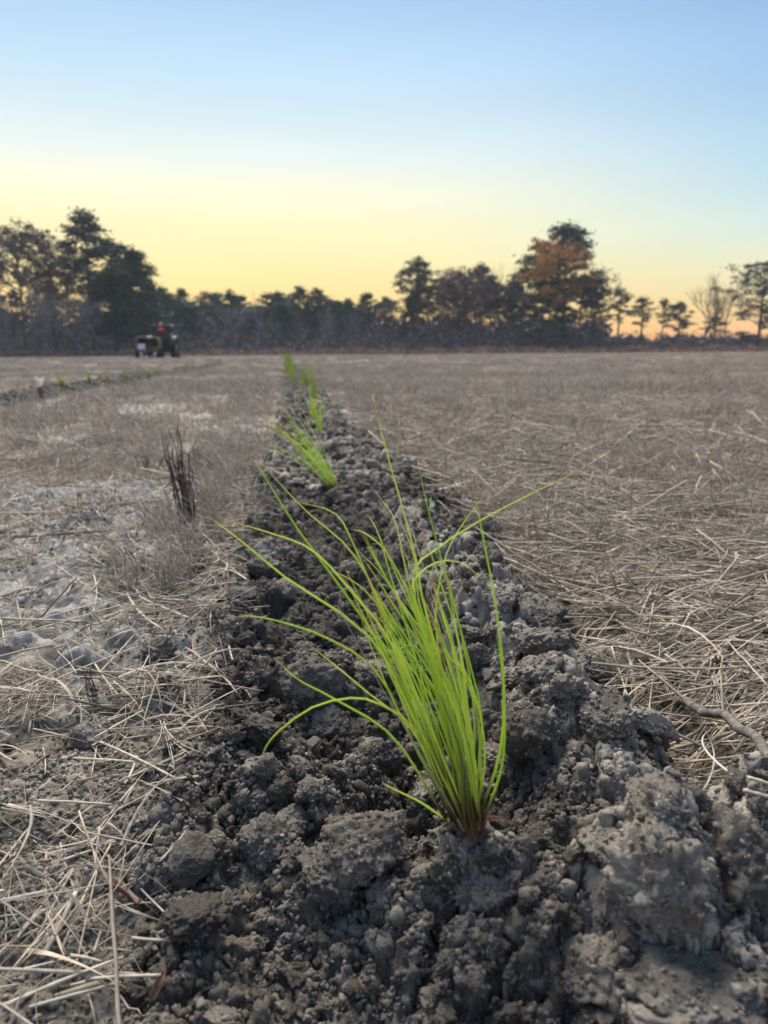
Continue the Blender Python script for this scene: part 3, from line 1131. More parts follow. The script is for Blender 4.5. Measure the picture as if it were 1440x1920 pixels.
TRACED = [
    ([(1008, 1435), (1085, 1150), (1098, 900), (1075, 650), (1030, 400), (980, 150)], .0013, .00),
    ([(1015, 1435), (1092, 1200), (1102, 950), (1085, 800), (1078, 700)], .0012, .01),
    ([(985, 1400), (1020, 1050), (965, 790), (880, 480), (815, 230), (785, 90)], .0009, .06),
    ([(965, 1400), (900, 960), (805, 600), (780, 450), (730, 260), (660, 10), (620, -155)], .0013, .08),
    ([(960, 1400), (860, 900), (765, 590), (790, 500), (870, 452), (960, 466), (1050, 550)], .0010, .05),
    ([(965, 1400), (850, 860), (765, 520), (850, 410), (1010, 305), (1200, 205), (1430, 95)], .0010, .10),
    ([(975, 1400), (905, 1000), (850, 690), (880, 460), (940, 330), (1045, 190)], .0009, .07),
    ([(930, 1400), (700, 850), (490, 530), (350, 340), (230, 150), (190, 85)], .0012, .07),
    ([(920, 1390), (660, 790), (300, 510), (130, 370), (20, 290)], .0012, .06),
    ([(935, 1400), (720, 810), (540, 560), (400, 412), (250, 350), (60, 295)], .0011, .05),
    ([(915, 1390), (770, 1120), (640, 860), (470, 740), (310, 680), (180, 652), (110, 658)], .0010, .01),
    ([(900, 1360), (790, 1080), (650, 975), (540, 951), (400, 985), (280, 1070), (230, 1130), (212, 1185)], .0010, -.03),
    ([(895, 1350), (700, 1100), (480, 955), (350, 885), (260, 805)], .0011, .02),
    ([(905, 1360), (780, 1090), (600, 930), (480, 830), (380, 750)], .0009, .03),
    ([(915, 1380), (800, 1335), (700, 1285), (655, 1262)], .0010, .0),
    ([(940, 1400), (800, 950), (640, 600), (550, 390), (480, 275), (340, 235)], .0010, .08),
    ([(940, 1400), (720, 780), (560, 440), (370, 262), (210, 90)], .0010, .09),
    ([(950, 1400), (770, 780), (690, 520), (640, 350), (600, 280)], .0009, .08),
    ([(955, 1400), (820, 780), (745, 500), (700, 300), (630, 200)], .0009, .09),
    ([(955, 1400), (800, 720), (690, 450), (600, 355), (540, 335)], .0009, .07),
    ([(930, 1400), (760, 800), (620, 590), (540, 520), (480, 490)], .0009, .04),
    ([(950, 1400), (860, 930), (780, 765), (700, 780), (640, 775)], .0009, .02),
    ([(925, 1395), (780, 1010), (680, 780), (600, 700), (600, 650)], .0009, .03),
    ([(990, 1410), (1010, 1080), (960, 880), (900, 800), (860, 740)], .0010, -.01),
    ([(980, 1410), (990, 1000), (940, 700), (890, 500), (850, 420)], .0008, .05),
    ([(1000, 1420), (1030, 1180), (1010, 1000), (960, 860), (900, 790)], .0011, -.02),
    ([(925, 1390), (740, 960), (600, 640), (500, 500)], .0009, .05),
    ([(960, 1400), (850, 800), (790, 600), (770, 430), (720, 300)], .0009, .08),
]


def build_hero():
    base = ground(885, 1560)
    base.z += .004
    Yb = base.y
    root = empty('pine_seedling', base, 'nearest pine seedling with a large spray of long bright green needles leaning left', 'pine seedling', 'pine seedlings along the middle row')
    for ctrl, r, dy in TRACED:
        n = len(ctrl)
        c3 = [at(*cz(*c), Yb + dy * (i / (n - 1)) + random.uniform(-.004, .004)) for i, c in enumerate(ctrl)]
        c3[0] = base + Vector((c3[0].x - base.x, random.uniform(-.009, .009), .004))
        needle_obj(c3, r * .76, root, base)
    rg = random.Random(5)
    for k in range(36):                       # the dense core of the spray
        s = rg.random()
        bx = 930 + 85 * s
        f = rg.random()
        ln = 380 + 620 * f ** .8
        lean = -.16 - .42 * (1 - s) * rg.uniform(.4, 1.1) + rg.uniform(-.08, .08)
        pts = []
        cur = rg.uniform(-.22, .10)
        for q in range(5):
            tt = q / 4
            pts.append((bx + ln * (lean * tt * (1.25 - .25 * tt) + cur * tt * tt * .5) * (1 if s < .7 else .8) + 40 * math.sin(tt * 3) * (s - .2), 1405 - ln * tt * (1 - .06 * tt)))
        dy = rg.uniform(-.03, .06)
        c3 = [at(*cz(*c), Yb + dy * q / 4) for q, c in enumerate(pts)]
        c3[0] = base + Vector((c3[0].x - base.x, rg.uniform(-.012, .012), .002))
        needle_obj(c3, rg.uniform(.0005, .0009), root, base, M_STRAW if k % 11 == 3 else None, n=10)
    for k in range(24):
        bx = 940 + 60 * rg.random()
        tx, ty = rg.uniform(560, 860), rg.uniform(300, 640)
        mx_, my_ = bx + (tx - bx) * .36 + rg.uniform(10, 60), 1400 + (ty - 1400) * .5
        hx = rg.uniform(-60, 60)
        dy = rg.uniform(.0, .09)
        pts = [(bx, 1405), (mx_, my_), (tx + (mx_ - tx) * .3, ty + (my_ - ty) * .3), (tx - (hx > 0) * hx * .4, ty + max(0, hx))]
        c3 = [at(*cz(*c), Yb + dy * q / 3) for q, c in enumerate(pts)]
        c3[0] = base + Vector((c3[0].x - base.x, rg.uniform(-.012, .012), .002))
        needle_obj(c3, rg.uniform(.0005, .00072), root, base, M_STRAW if k % 8 == 3 else None, n=12)
    # red brown bud sheaths and loose scales round the foot
    for k in range(22):
        az = rg.uniform(0, 6.28)
        rr = rg.uniform(.001, .013)
        p0 = Vector((math.cos(az) * rr, math.sin(az) * rr, -.006))
        ln = rg.uniform(.008, .028)
        p1 = p0 + Vector((math.cos(az) * .004 - .2 * ln, math.sin(az) * .004, ln))
        MB().tube([p0, (p0 + p1) / 2 + Vector((.001, 0, 0)), p1], [.0012, .0011, .0003], 4).build('sheath', M_SHEATH, root)
    for k in range(9):
        az = rg.uniform(-.6, 3.6)
        ln = rg.uniform(.02, .05)
        d = Vector((math.cos(az), math.sin(az) * .5 - .2, .05))
        MB().tube([Vector((0, 0, .003)), d * ln * .5 + Vector((0, 0, .006)), d * ln], [.0006, .0005, .0002], 3).build('sheath', M_SHEATH, root)
    return root


hero = build_hero()


def make_seedling(base, nn, L, lean, spread, label, seed, parts=True, group='pine seedlings along the middle row', mat=None, thick=.0009):
    rg = random.Random(seed)
    root = empty('pine_seedling', base, label, 'pine seedling', group)
    allmb = MB()
    for k in range(nn):
        az = rg.uniform(0, 6.28)
        ln = L * rg.uniform(.55, 1.05)
        b = Vector((math.cos(az), math.sin(az), 0)) * rg.uniform(0, .016) + Vector((rg.uniform(-.01, .01), 0, -.003))
        d = Vector((lean[0] + rg.gauss(0, spread), lean[1] + rg.gauss(0, spread), 1)).normalized()
        sag = Vector((d.x, d.y, -.6)) * rg.uniform(.0, .35)
        pts = [b + d * ln * q / 4 + sag * ln * (q / 4) ** 2.4 for q in range(5)]
        rad = [thick * (1 - .7 * (q / 8) ** 1.5) for q in range(9)]
        sm = curve_pts(pts, 8)
        if parts:
            MB().tube(sm, rad, 5).build('needle', mat or M_NEEDLE, root, smooth=True, attr=True)
        else:
            allmb.tube(sm, [x * 1.0 for x in rad], 3, cap=False)
    if not parts:
        o = allmb.build('needles', mat or M_NEEDLE, root, attr=True)
    mb = MB()
    for k in range(8):
        az = rg.uniform(0, 6.28)
        p0 = Vector((math.cos(az), math.sin(az), 0)) * .007
        mb.tube([p0 + Vector((0, 0, -.01)), p0 * 1.1 + Vector((lean[0] * .02, 0, .02))], [.003, .001], 4)
    mb.build('sheath', M_SHEATH, root)
    return root


def rowpt(y, du=0.0):
    x = ROW_X0 + ROW_K * y + du
    return Vector((x, y, float(H(x, y)[0])))


p2 = ground(632, 925)
make_seedling(p2, 40, .36, (-.66, .45), .20, 'second pine seedling up the row, its needles swept flat to the left', 21)
p3 = ground(600, 825)
make_seedling(p3, 34, .25, (-.10, .1), .12, 'third pine seedling up the row, an upright sheaf of needles', 22)
p4 = rowpt(4.75, .02)
make_seedling(p4, 30, .26, (.0, .0), .11, 'fourth pine seedling up the row, bluish green and upright', 23, mat=M_NEEDLE)
far_mod = None
yy = 6.0
protos_s = []
i = 0
while yy < 62:
    du = random.uniform(-.05, .05) + .10 * math.sin(yy * .30)
    p = rowpt(yy, du)
    if i < 4:
        s_ = make_seedling(p, 24, .34, (random.uniform(-.45, .05), .15), .15, 'small green pine seedling in the line that fades toward the trees', 30 + i, parts=False, group='far pine seedlings of the middle row', thick=.0014, mat=M_NEEDLE2)
        protos_s.append(s_)
    else:
        s_ = copy_tree(protos_s[i % 4])
        s_.location = p
        s_.rotation_euler = (0, 0, random.uniform(-.6, .6))
    s_.scale = (1.0 + .006 * yy,) * 3
    yy += random.uniform(1.0, 1.25)
    i += 1

side = [(117, 722), (168, 717), (203, 717), (237, 710), (259, 707), (279, 704), (293, 697), (345, 690), (362, 688)]
lbl = ['leftmost yellow green seedling on the left furrow', 'brightest yellow seedling on the left furrow, right of the leftmost one', 'low faint seedling third along the left furrow',
       'thin seedling fourth along the left furrow', 'fifth seedling along the left furrow, beside an upright pair', 'short seedling just before the tall one on the left furrow',
       'tall yellow seedling standing below the tractor on the left furrow', 'faint far seedling on the left furrow past the tractor', 'last visible faint seedling on the left furrow']
for k, (a_, b_) in enumerate(side):
    p = ground(a_, b_ + 3)
    s_ = make_seedling(p, 24, .20 if k != 6 else .26, (random.uniform(-.2, .2), 0), .25, lbl[k], 60 + k, parts=False, group='pine seedlings on the left furrow', mat=M_NEEDLE2, thick=.0025)

# the pale tuft on a dark stub at the left edge
p = ground(78, 752)
root = empty('marker_stub', p, 'pale white tuft on a short dark stub standing by the left furrow', 'marker')
MB().tube([(0, 0, -.02), (.004, 0, .07), (0, 0, .115)], [.022, .024, .018], 7).build('stub', M_DARKSTEM, root)
mb = MB()
rg = random.Random(3)
for k in range(16):
    az = rg.uniform(0, 6.28)
    ln = rg.uniform(.05, .10)
    d = Vector((math.cos(az) * .3, math.sin(az) * .3, 1)).normalized()
    mb.tube([(0, 0, .105), Vector((0, 0, .105)) + d * ln * .5, Vector((d.x * .02, d.y * .02, .105)) + d * ln], [.008, .012, .005], 4)
mb.build('tuft', plain('white_fibre', (.86, .88, .80), .8, var=.05), root)

# small pale weed on the ridge
p = ground(797, 962)
root = empty('weed', p, 'tiny pale green weed on the ridge behind the needles', 'weed')
mb = MB()
for k in range(22):
    az, el = rg.uniform(0, 6.28), rg.uniform(.2, 1.3)
    d = Vector((math.cos(az) * math.cos(el), math.sin(az) * math.cos(el), math.sin(el)))
    ln = rg.uniform(.015, .035)
    s_ = d.cross(Vector((0, 0, 1))).normalized() * ln * .22
    mb.add([d * .004, d * ln * .6 + s_, d * ln, d * ln * .6 - s_], [(0, 1, 2, 3)])
mb.build('leaves', plain('pale_weed', (.20, .25, .15), .8, var=.2), root)


# ------------------------------------------------------------------ stalks, sticks and leaves one can pick out
def stalk_between(a, b, r, label, name='straw_stalk', cat='straw', mat=None, group=None, lift=.004, lift2=None, kind='stalk', arch=0.0, n=7):
    A, B = ground(*a), ground(*b)
    r *= .72 if cat == 'straw' else 1
    A.z += lift
    B.z += lift if lift2 is None else lift2
    mid = (A + B) / 2
    o_ = A.copy()
    rg_ = random.Random(int(a[0] * 7 + a[1]))
    Ld = (B - A).length
    side_ = Vector((-(B - A).y, (B - A).x, 0)).normalized() * Ld
    mb = MB()
    if kind == 'stalk':
        bw = rg_.uniform(-.04, .04)
        pts = [A.lerp(B, q / n) + side_ * bw * 4 * (q / n) * (1 - q / n) + Vector((0, 0, arch * math.sin(math.pi * q / n))) - o_ for q in range(n + 1)]
        rad = [r * rg_.uniform(.92, 1.07) * (1.1 - .25 * q / n) for q in range(n + 1)]
        if n < 9:
            rad[n // 2] *= 1.2
        if n >= 9:
            pts = curve_pts([p_ + Vector((rg_.gauss(0, .002), rg_.gauss(0, .003), rg_.gauss(0, .002))) for p_ in pts], 40)
            rad = [r * (1.1 - .3 * q / 40) * (1 + .12 * math.sin(q * 1.7) * rg_.random()) for q in range(41)]
            mb.tube(pts, rad, 8, flat=.9)
        else:
            mb.tube(pts, rad, 6, flat=.75)
    else:                                        # a flat stalk frayed into strips
        for s_ in range(6):
            off = rg_.uniform(-1.6, 1.6) * r
            sp = rg_.gauss(0, .11) * Ld
            t0, t1 = rg_.uniform(0, .18), rg_.uniform(.55, 1.05)
            rs = r * rg_.uniform(.22, .65)
            up_ = rg_.uniform(0, .10) * Ld
            pts = []
            for q in range(n + 1):
                tt = t0 + (t1 - t0) * q / n
                pts.append(A.lerp(B, tt) + side_.normalized() * (off * (1 - .4 * tt) + sp * tt * tt) + Vector((0, 0, arch * math.sin(math.pi * tt) + up_ * tt * tt + s_ * r * .25)) - o_)
            mb.tube(pts, [rs * (1 - .6 * q / n) for q in range(n + 1)], 4, flat=.5)
    ob = mb.build(name, mat or M_STRAW_BRIGHT, smooth=True)
    ob.location = o_
    return tag(ob, label, cat, group)


S = stalk_between
S((0, 1528), (140, 1570), .0042, 'thick twisted pale straw stem at the left edge', kind='frayed', lift=.008)
S((0, 1700), (100, 1678), .0026, 'pale yellowish stalk reaching in from the left edge')
S((80, 1815), (145, 1700), .0028, 'pale stalk leaning up from the lower left corner straw', lift=.006, lift2=.012)
S((10, 1925), (235, 1832), .0020, 'long straight pale stalk across the lower left corner', lift=.014)
S((60, 1930), (230, 1875), .0018, 'pale stalk below the long one in the lower left corner', lift=.012)
S((172, 1690), (190, 1580), .0016, 'short upright yellowish stalk touching the curled leaf', lift=.0, lift2=.014)
S((70, 1785), (250, 1490), .0013, 'long thin grey straw running up the left side', lift=.006)
S((120, 1790), (210, 1600), .0013, 'second thin straw beside the long grey one at left', lift=.006)
S((0, 1330), (160, 1260), .0018, 'pale stalk slanting up from the left edge into the straw', lift=.008)
S((180, 1097), (290, 1115), .0022, 'broken tan stalk lying level in the straw at left', lift=.018, kind='frayed')
S((178, 1100), (170, 1165), .0016, 'pale stub hanging down from the broken tan stalk', lift=.016, lift2=.004)
S((0, 1200), (380, 1100), .0018, 'very long tan straw lying across the left straw mat', lift=.012)
S((0, 1215), (320, 1120), .0016, 'long tan straw just below the very long one', lift=.010)
S((190, 1330), (345, 1330), .0034, 'flat frayed tan blade pointing right toward the furrow', kind='frayed', lift=.012, arch=.006)
S((275, 1270), (390, 1285), .0026, 'frayed pale blade above the flat tan one', kind='frayed', lift=.012)
S((190, 1410), (330, 1480), .0020, 'tan stalk slanting down to the right at left', lift=.010)
S((320, 1450), (375, 1495), .0018, 'short pale stalk near the left rim of the furrow', lift=.008)
S((305, 1370), (335, 1470), .0024, 'pale split blade pointing down at the furrow rim', kind='frayed', lift=.01)
S((345, 1240), (470, 1310), .0012, 'thin straw lying over the left rim of the furrow', lift=.006)
S((430, 1225), (472, 1320), .0016, 'grey straw hanging into the furrow at left', lift=.006)
S((300, 1630), (350, 1592), .0013, 'short yellowish straw pointing at the smooth dark clod', lift=.006)
S((235, 1480), (258, 1440), .0016, 'short pale straw stub standing in the left straw', lift=.003, lift2=.01)
S((90, 1300), (260, 1230), .0014, 'thin pale straw under the pointed grey clod', lift=.012)
S((255, 1330), (290, 1235), .0014, 'thin pale straw crossing near the pointed clod', lift=.012)
# right side
S((1080, 1225), (1150, 1265), .0016, 'pale short straw on the right rim of the furrow', lift=.012)
S((1095, 1240), (1170, 1210), .0014, 'brown straw behind the pale short one at right', lift=.01)
S((1120, 1205), (1222, 1120), .0018, 'grey straight stem rising to the right', lift=.004, lift2=.020)
S((1300, 1150), (1440, 1190), .0018, 'long pale straw sloping to the right edge', lift=.02)
S((1390, 1520), (1450, 1535), .0028, 'yellow cut stalk at the right edge', lift=.012)
S((1400, 1495), (1450, 1508), .0024, 'grey cut stalk above the yellow one at the right edge', lift=.014)
S((1180, 1250), (1195, 1345), .0022, 'drooping pale straw bunch hanging on the right bank', kind='frayed', lift=.014)
S((1225, 1280), (1262, 1360), .0027, 'flat pale broken stalk bent over the right bank', kind='frayed', lift=.018, arch=.008)
S((1225, 1285), (1215, 1360), .0016, 'thin pale strip beside the flat broken stalk', lift=.016)
S((1335, 1290), (1365, 1400), .0022, 'pale strips falling from the dark stump at right', kind='frayed', lift=.018)
S((1350, 1280), (1370, 1315), .0024, 'broad pale splinter beside the dark stump at right', kind='frayed', lift=.016)
S((1310, 1500), (1318, 1390), .0013, 'thin upright straw on the lower right bank', lift=.002, lift2=.012)
S((1295, 1260), (1440, 1300), .0020, 'long tan straw beside the dark stump at the right', lift=.018)
S((1370, 1480), (1330, 1385), .0015, 'thin pale straw slanting under the grey branch', lift=.01)
# loose stalks nothing tells apart
for k in range(34):
    sx = random.random() < .5
    px_, py_ = (random.uniform(0, 330), random.uniform(1120, 1880)) if sx else (random.uniform(1180, 1440), random.uniform(1010, 1300))
    an = random.gauss(.5 if sx else -.1, .7)
    ln = random.uniform(50, 140)
    S((px_, py_), (px_ + ln * math.cos(an), py_ - ln * math.sin(an) * .6), random.uniform(.0012, .0019), 'pale dry straw lying loose with others beside the furrow', group='loose pale straws beside the furrow', lift=random.uniform(.006, .016))

S((1270, 1330), (1445, 1455), .0054, 'thick grey weathered branch lying at the right edge', name='fallen_branch', cat='branch', mat=M_STICK, lift=.010, arch=.008, n=10)
S((1090, 1075), (1150, 975), .0018, 'dark upright leaf blade standing in the straw at right', name='dead_leaf', cat='dry leaf', mat=M_DARKSTEM, lift=.0, lift2=.01, kind='frayed')


def stump(px, py, h, n, spread, label, mat, seed, r=.003, lean=(0, 0), name='dead_weed', cat='dead weed', sd_=.16):
    p = ground(px, py)
    rg_ = random.Random(seed)
    root = empty(name, p, label, cat)
    for k in range(n):
        az = rg_.uniform(0, 6.28)
        b = Vector((math.cos(az), math.sin(az), 0)) * rg_.uniform(0, spread * .35)
        ln = h * rg_.uniform(.45, 1)
        d = Vector((lean[0] + rg_.gauss(0, sd_), lean[1] + rg_.gauss(0, sd_), 1)).normalized()
        fold = rg_.random() < .4
        pts = [b + Vector((0, 0, -.01)), b + d * ln * .4 + Vector((rg_.gauss(0, 1), rg_.gauss(0, 1), 0)) * spread * .2, b + d * ln * .8 + Vector((rg_.gauss(0, 1), rg_.gauss(0, 1), 0)) * spread * .3]
        e = d * ln if not fold else d * ln * .7 + Vector((rg_.choice((-1, 1)) * ln * .25, rg_.gauss(0, .1) * ln, -.05 * ln))
        pts.append(b + e)
        rr = r * rg_.uniform(.5, 1.1)
        MB().tube(curve_pts(pts, 8), [rr * (1 - .6 * q / 8) for q in range(9)], 5, flat=.6).build('stem', mat, root, smooth=True)
    return root


stump(356, 995, .26, 28, .030, 'ragged dark dead weed standing tall at left of the furrow', M_DARKSTEM, 1, .0042, (-.12, .05), sd_=.06)
stump(368, 880, .12, 5, .02, 'dark split stalk standing behind the ragged dark weed', M_DARKSTEM, 2, .008, (.1, 0), sd_=.08)
stump(277, 890, .08, 7, .03, 'small dark stubble clump on the pale path', M_DARKSTEM, 3, .004)
stump(1010 + 253, 1290, .032, 7, .012, 'short dark rotten stump on the right bank', M_DARKSTEM, 4, .0035)
stump(1345, 1275, .030, 6, .012, 'brown splintered stump near the right edge', M_DARKSTEM, 5, .0035)
stump(1175, 1060, .06, 14, .03, 'tan tuft of cut grass standing in the right straw mat', M_STUB, 6, .0013, (.05, 0), 'grass_tuft', 'dry grass')
stump(1110, 1115, .06, 10, .02, 'brown grass tuft leaning at the edge of the right straw', M_STUB, 7, .0016, (.25, .1), 'grass_tuft', 'dry grass')
stump(1205, 1045, .065, 4, .01, 'pair of pale upright stems in the right straw mat', M_STUB, 8, .0016, (-.05, 0), 'grass_tuft', 'dry grass')
stump(180, 1330, .05, 5, .01, 'dark bent stub sticking up among the left straw', M_DARKSTEM, 9, .003, (-.15, 0))
stump(470, 890, .12, 22, .05, 'brown curled grass head by the tips of the left needles', M_STUB, 10, .0016, (-.25, 0), 'grass_tuft', 'dry grass')
rg = random.Random(77)
for k in range(46):
    y_ = 1.15 * (3.0 / 1.15) ** rg.random()
    x_ = ROW_X0 + ROW_K * y_ - .30 - abs(rg.gauss(0, .07))
    p = Vector((x_, y_, float(H(x_, y_)[0])))
    if k < 8:
        e = stump(440, 1000, rg.uniform(.11, .17), 20, .05, 'leaning dry grass clump in the band along the left rim', M_STUB, 30 + k, .0011, (rg.uniform(-.45, .05), .1), 'grass_clump', 'dry grass')
        _cl = globals().setdefault('CLUMPS', [])
        _cl.append(e)
    else:
        e = copy_tree(CLUMPS[k % 8])
        e.rotation_euler = (0, 0, rg.uniform(-.7, .7))
        e.scale = (rg.uniform(.7, 1.15),) * 3
    e.location = p
    e['group'] = 'dry grass clumps along the left rim'


def leaf(px, py, L, W, label, mat, rz, curl, tilt=(0, 0), lift=.006):
    p = ground(px, py)
    vs, fs = [], []
    n, m = 10, 5
    for i in range(n + 1):
        tt = i / n
        w = W * math.sin(math.pi * min(.97, .06 + tt * .92)) ** .7
        for j in range(m):
            s = j / (m - 1) * 2 - 1
            an = s * curl
            vs.append(((tt - .5) * L, w * math.sin(an) / max(curl, .01), w * (1 - math.cos(an)) / max(curl, .01) + .04 * L * math.sin(tt * 7) * s))
    for i in range(n):
        for j in range(m - 1):
            fs.append((i * m + j, i * m + j + 1, i * m + m + j + 1, i * m + m + j))
    o = mesh_obj('fallen_leaf', vs, fs, mat, smooth=True)
    md = o.modifiers.new('thickness', 'SOLIDIFY')
    md.thickness = .0006
    o.location = (p.x, p.y, p.z + lift)
    o.rotation_euler = (tilt[0], tilt[1], rz)
    return tag(o, label, 'leaf')


leaf(225, 1695, .042, .008, 'curled dark red leaf at the left edge of the furrow', M_REDLEAF, -.55, 1.6, (-.4, .1), .008)
leaf(372, 1078, .030, .012, 'dark brown cupped leaf in the straw by the left rim', M_REDLEAF, .6, 1.5, (.9, .0), .010)
leaf(358, 1072, .036, .007, 'upright tan leaf beside the dark cupped one', M_TANLEAF, 1.3, 1.2, (0, -1.2), .014)
leaf(300, 1870, .018, .004, 'reddish brown leaf scrap in the lower left furrow', M_BROWNLEAF, 1.2, 1.4, (.2, -.7), .008)
leaf(245, 1340, .034, .006, 'grey brown leaf under the flat frayed blade', M_BROWNLEAF, -.3, 1.0, (.2, 0), .008)


# ------------------------------------------------------------------ tractor and tree planter
M_GREEN = plain('green_paint', (.012, .036, .016), .45, var=.2)
M_BLACK = plain('black_plastic', (.012, .012, .013), .5, var=.2)
M_TYRE = plain('tyre_rubber', (.020, .021, .022), .85, var=.3)
M_YEL = plain('yellow_rim', (.62, .50, .16), .5, var=.15)
M_ORANGE = plain('orange_sign', (.95, .085, .035), .45, var=.05)
M_TAN = plain('dusty_tan_frame', (.16, .125, .105), .7, var=.3)
M_BROWN = plain('rusty_floor', (.15, .095, .05), .8, var=.4)
M_STEEL = plain('bare_steel', (.52, .53, .54), .45, var=.15)
M_WHITE = plain('pale_box', (.48, .55, .66), .6, var=.06)
M_GLASS, _nt, _b = new_mat('cab_glass')
_b.inputs['Base Color'].default_value = (.02, .024, .028, 1)
_b.inputs['Roughness'].default_value = .08


def wheel(root, x, y, rad, w, name='wheel', rimmat=None, spin=0):
    e = bpy.data.objects.new(name, None)
    COL.objects.link(e)
    e.parent = root
    e.location = (x, y, rad)
    h = w / 2
    mb = MB().lathe([(-h * .7, rad * .55), (-h, rad * .66), (-h, rad * .9), (-h * .75, rad * .97), (h * .75, rad * .97), (h, rad * .9), (h, rad * .66), (h * .7, rad * .55), (-h * .7, rad * .55)], 32)
    for k in range(22):                                    # lugs
        an = 2 * math.pi * k / 22
        for s in (-1, 1):
            a2 = an + s * .05
            mb.box(s * h * .45, math.cos(a2) * rad * .985, math.sin(a2) * rad * .985, h * .9, rad * .07, rad * .06, 0, Euler((a2, 0, 0)))
    mb.build('tyre', M_TYRE, e)
    s = 1 if x > 0 else -1
    mb = MB().lathe([(-h * .6, rad * .56), (h * .6, rad * .56), (h * .66, rad * .52), (s * h * .2, rad * .30), (s * h * .35, rad * .14), (s * h * .5, rad * .12), (s * h * .5, .001)], 28)
    mb.lathe([(s * -h * .6, rad * .56), (s * h * .05, rad * .3), (s * h * .05, .001)], 28)
    mb.build('rim', rimmat or M_YEL, e, smooth=True)
    return e


def build_tractor():
    p = at(306, 660, 60.5)
    hd = math.atan(-ROW_K)
    root = empty('tractor', (p.x, p.y, float(H(p.x, p.y)[0])), 'dark green tractor with yellow wheels seen from behind at the far side of the field', 'tractor', rotz=hd)
    mb = MB()
    mb.box(0, 1.2, .95, .62, 3.4, .5, .06)
    mb.box(0, 2.15, 1.45, .74, 1.7, .62, .12)
    mb.box(0, 2.95, 1.35, .60, .2, .5, .05)
    mb.box(0, 0, .75, 1.5, .32, .32, .05)
    mb.box(0, 2.6, .58, 1.3, .2, .18, .03)
    mb.build('body', M_GREEN, root)
    mb = MB()
    for sx in (-1, 1):
        for y0, y1 in ((-.35, -.30), (.95, .85)):
            mb.tube([(sx * .70, y0, 1.15), (sx * .66, y1, 2.42)], .045, 6)
        mb.box(sx * .70, .3, 1.2, .08, 1.3, .12, .02)
    mb.box(0, -.36, 1.22, 1.4, .08, .5, .03)
    mb.box(0, .28, 1.02, 1.3, 1.25, .1, .02)
    cabn = mb.build('cab', M_BLACK, root)
    MB().box(0, .28, 2.48, 1.56, 1.6, .16, .06).build('roof', M_BLACK, cabn)
    MB().box(0, -.33, 1.93, 1.22, .015, .9).build('window', M_GLASS, cabn)
    for sx in (-1, 1):
        MB().box(sx * .68, .3, 1.85, .015, 1.15, 1.05).build('window', M_GLASS, cabn)
    MB().box(0, .20, 1.45, .5, .12, .75, .05).build('seat', M_BLACK, cabn)
    for sx in (-1, 1):
        wheel(root, sx * .86, 0, .80, .46)
        wheel(root, sx * .78, 2.6, .52, .30)
        mb = MB()
        for k in range(9):
            a0 = .35 + k * .27
            mb.box(sx * .86, -math.cos(a0) * .92, .80 + math.sin(a0) * .92, .52, .27, .035, .008, Euler((math.pi / 2 - a0 + math.pi, 0, 0)))
        mb.build('fender', M_GREEN, root)
    ex = MB().tube([(.62, 1.2, 1.5), (.62, 1.2, 2.35)], .075, 10).tube([(.62, 1.2, 2.35), (.62, 1.2, 2.62)], .045, 10).build('exhaust_stack', M_BLACK, root, smooth=True)
    MB().box(.62, 1.2, 2.60, .30, .2, .07, .03).build('cap', M_STEEL, ex)
    MB().box(.74, -.30, 1.75, .12, .1, .42, .03).build('light_bar', M_STEEL, root)
    s3 = .225
    tri = MB()
    pts = [(-s3, -.19), (s3, -.19), (s3 * .82 + .03, -.12), (.06, .22), (-.06, .22), (-s3 * .82 - .03, -.12)]
    tri.add([(x_, -.45, 2.34 + z_) for x_, z_ in pts] + [(x_, -.42, 2.34 + z_) for x_, z_ in pts],
            [(0, 1, 2, 3, 4, 5), (11, 10, 9, 8, 7, 6)] + [(k, k + 6, (k + 1) % 6 + 6, (k + 1) % 6) for k in range(6)])
    tri.build('warning_triangle', M_ORANGE, root)
    be = MB().tube([(0, -.38, 2.50), (0, -.38, 2.60), (0, -.38, 2.72), (0, -.38, 2.76)], [.05, .09, .08, .03], 10).build('beacon', plain('grey_beacon', (.45, .47, .48), .35, var=.1), root, smooth=True)
    MB().tube([(-.5, -.2, 2.5), (-.56, -.2, 3.1)], .012, 4).build('antenna', M_STEEL, root)
    return root, hd


tractor, HD = build_tractor()


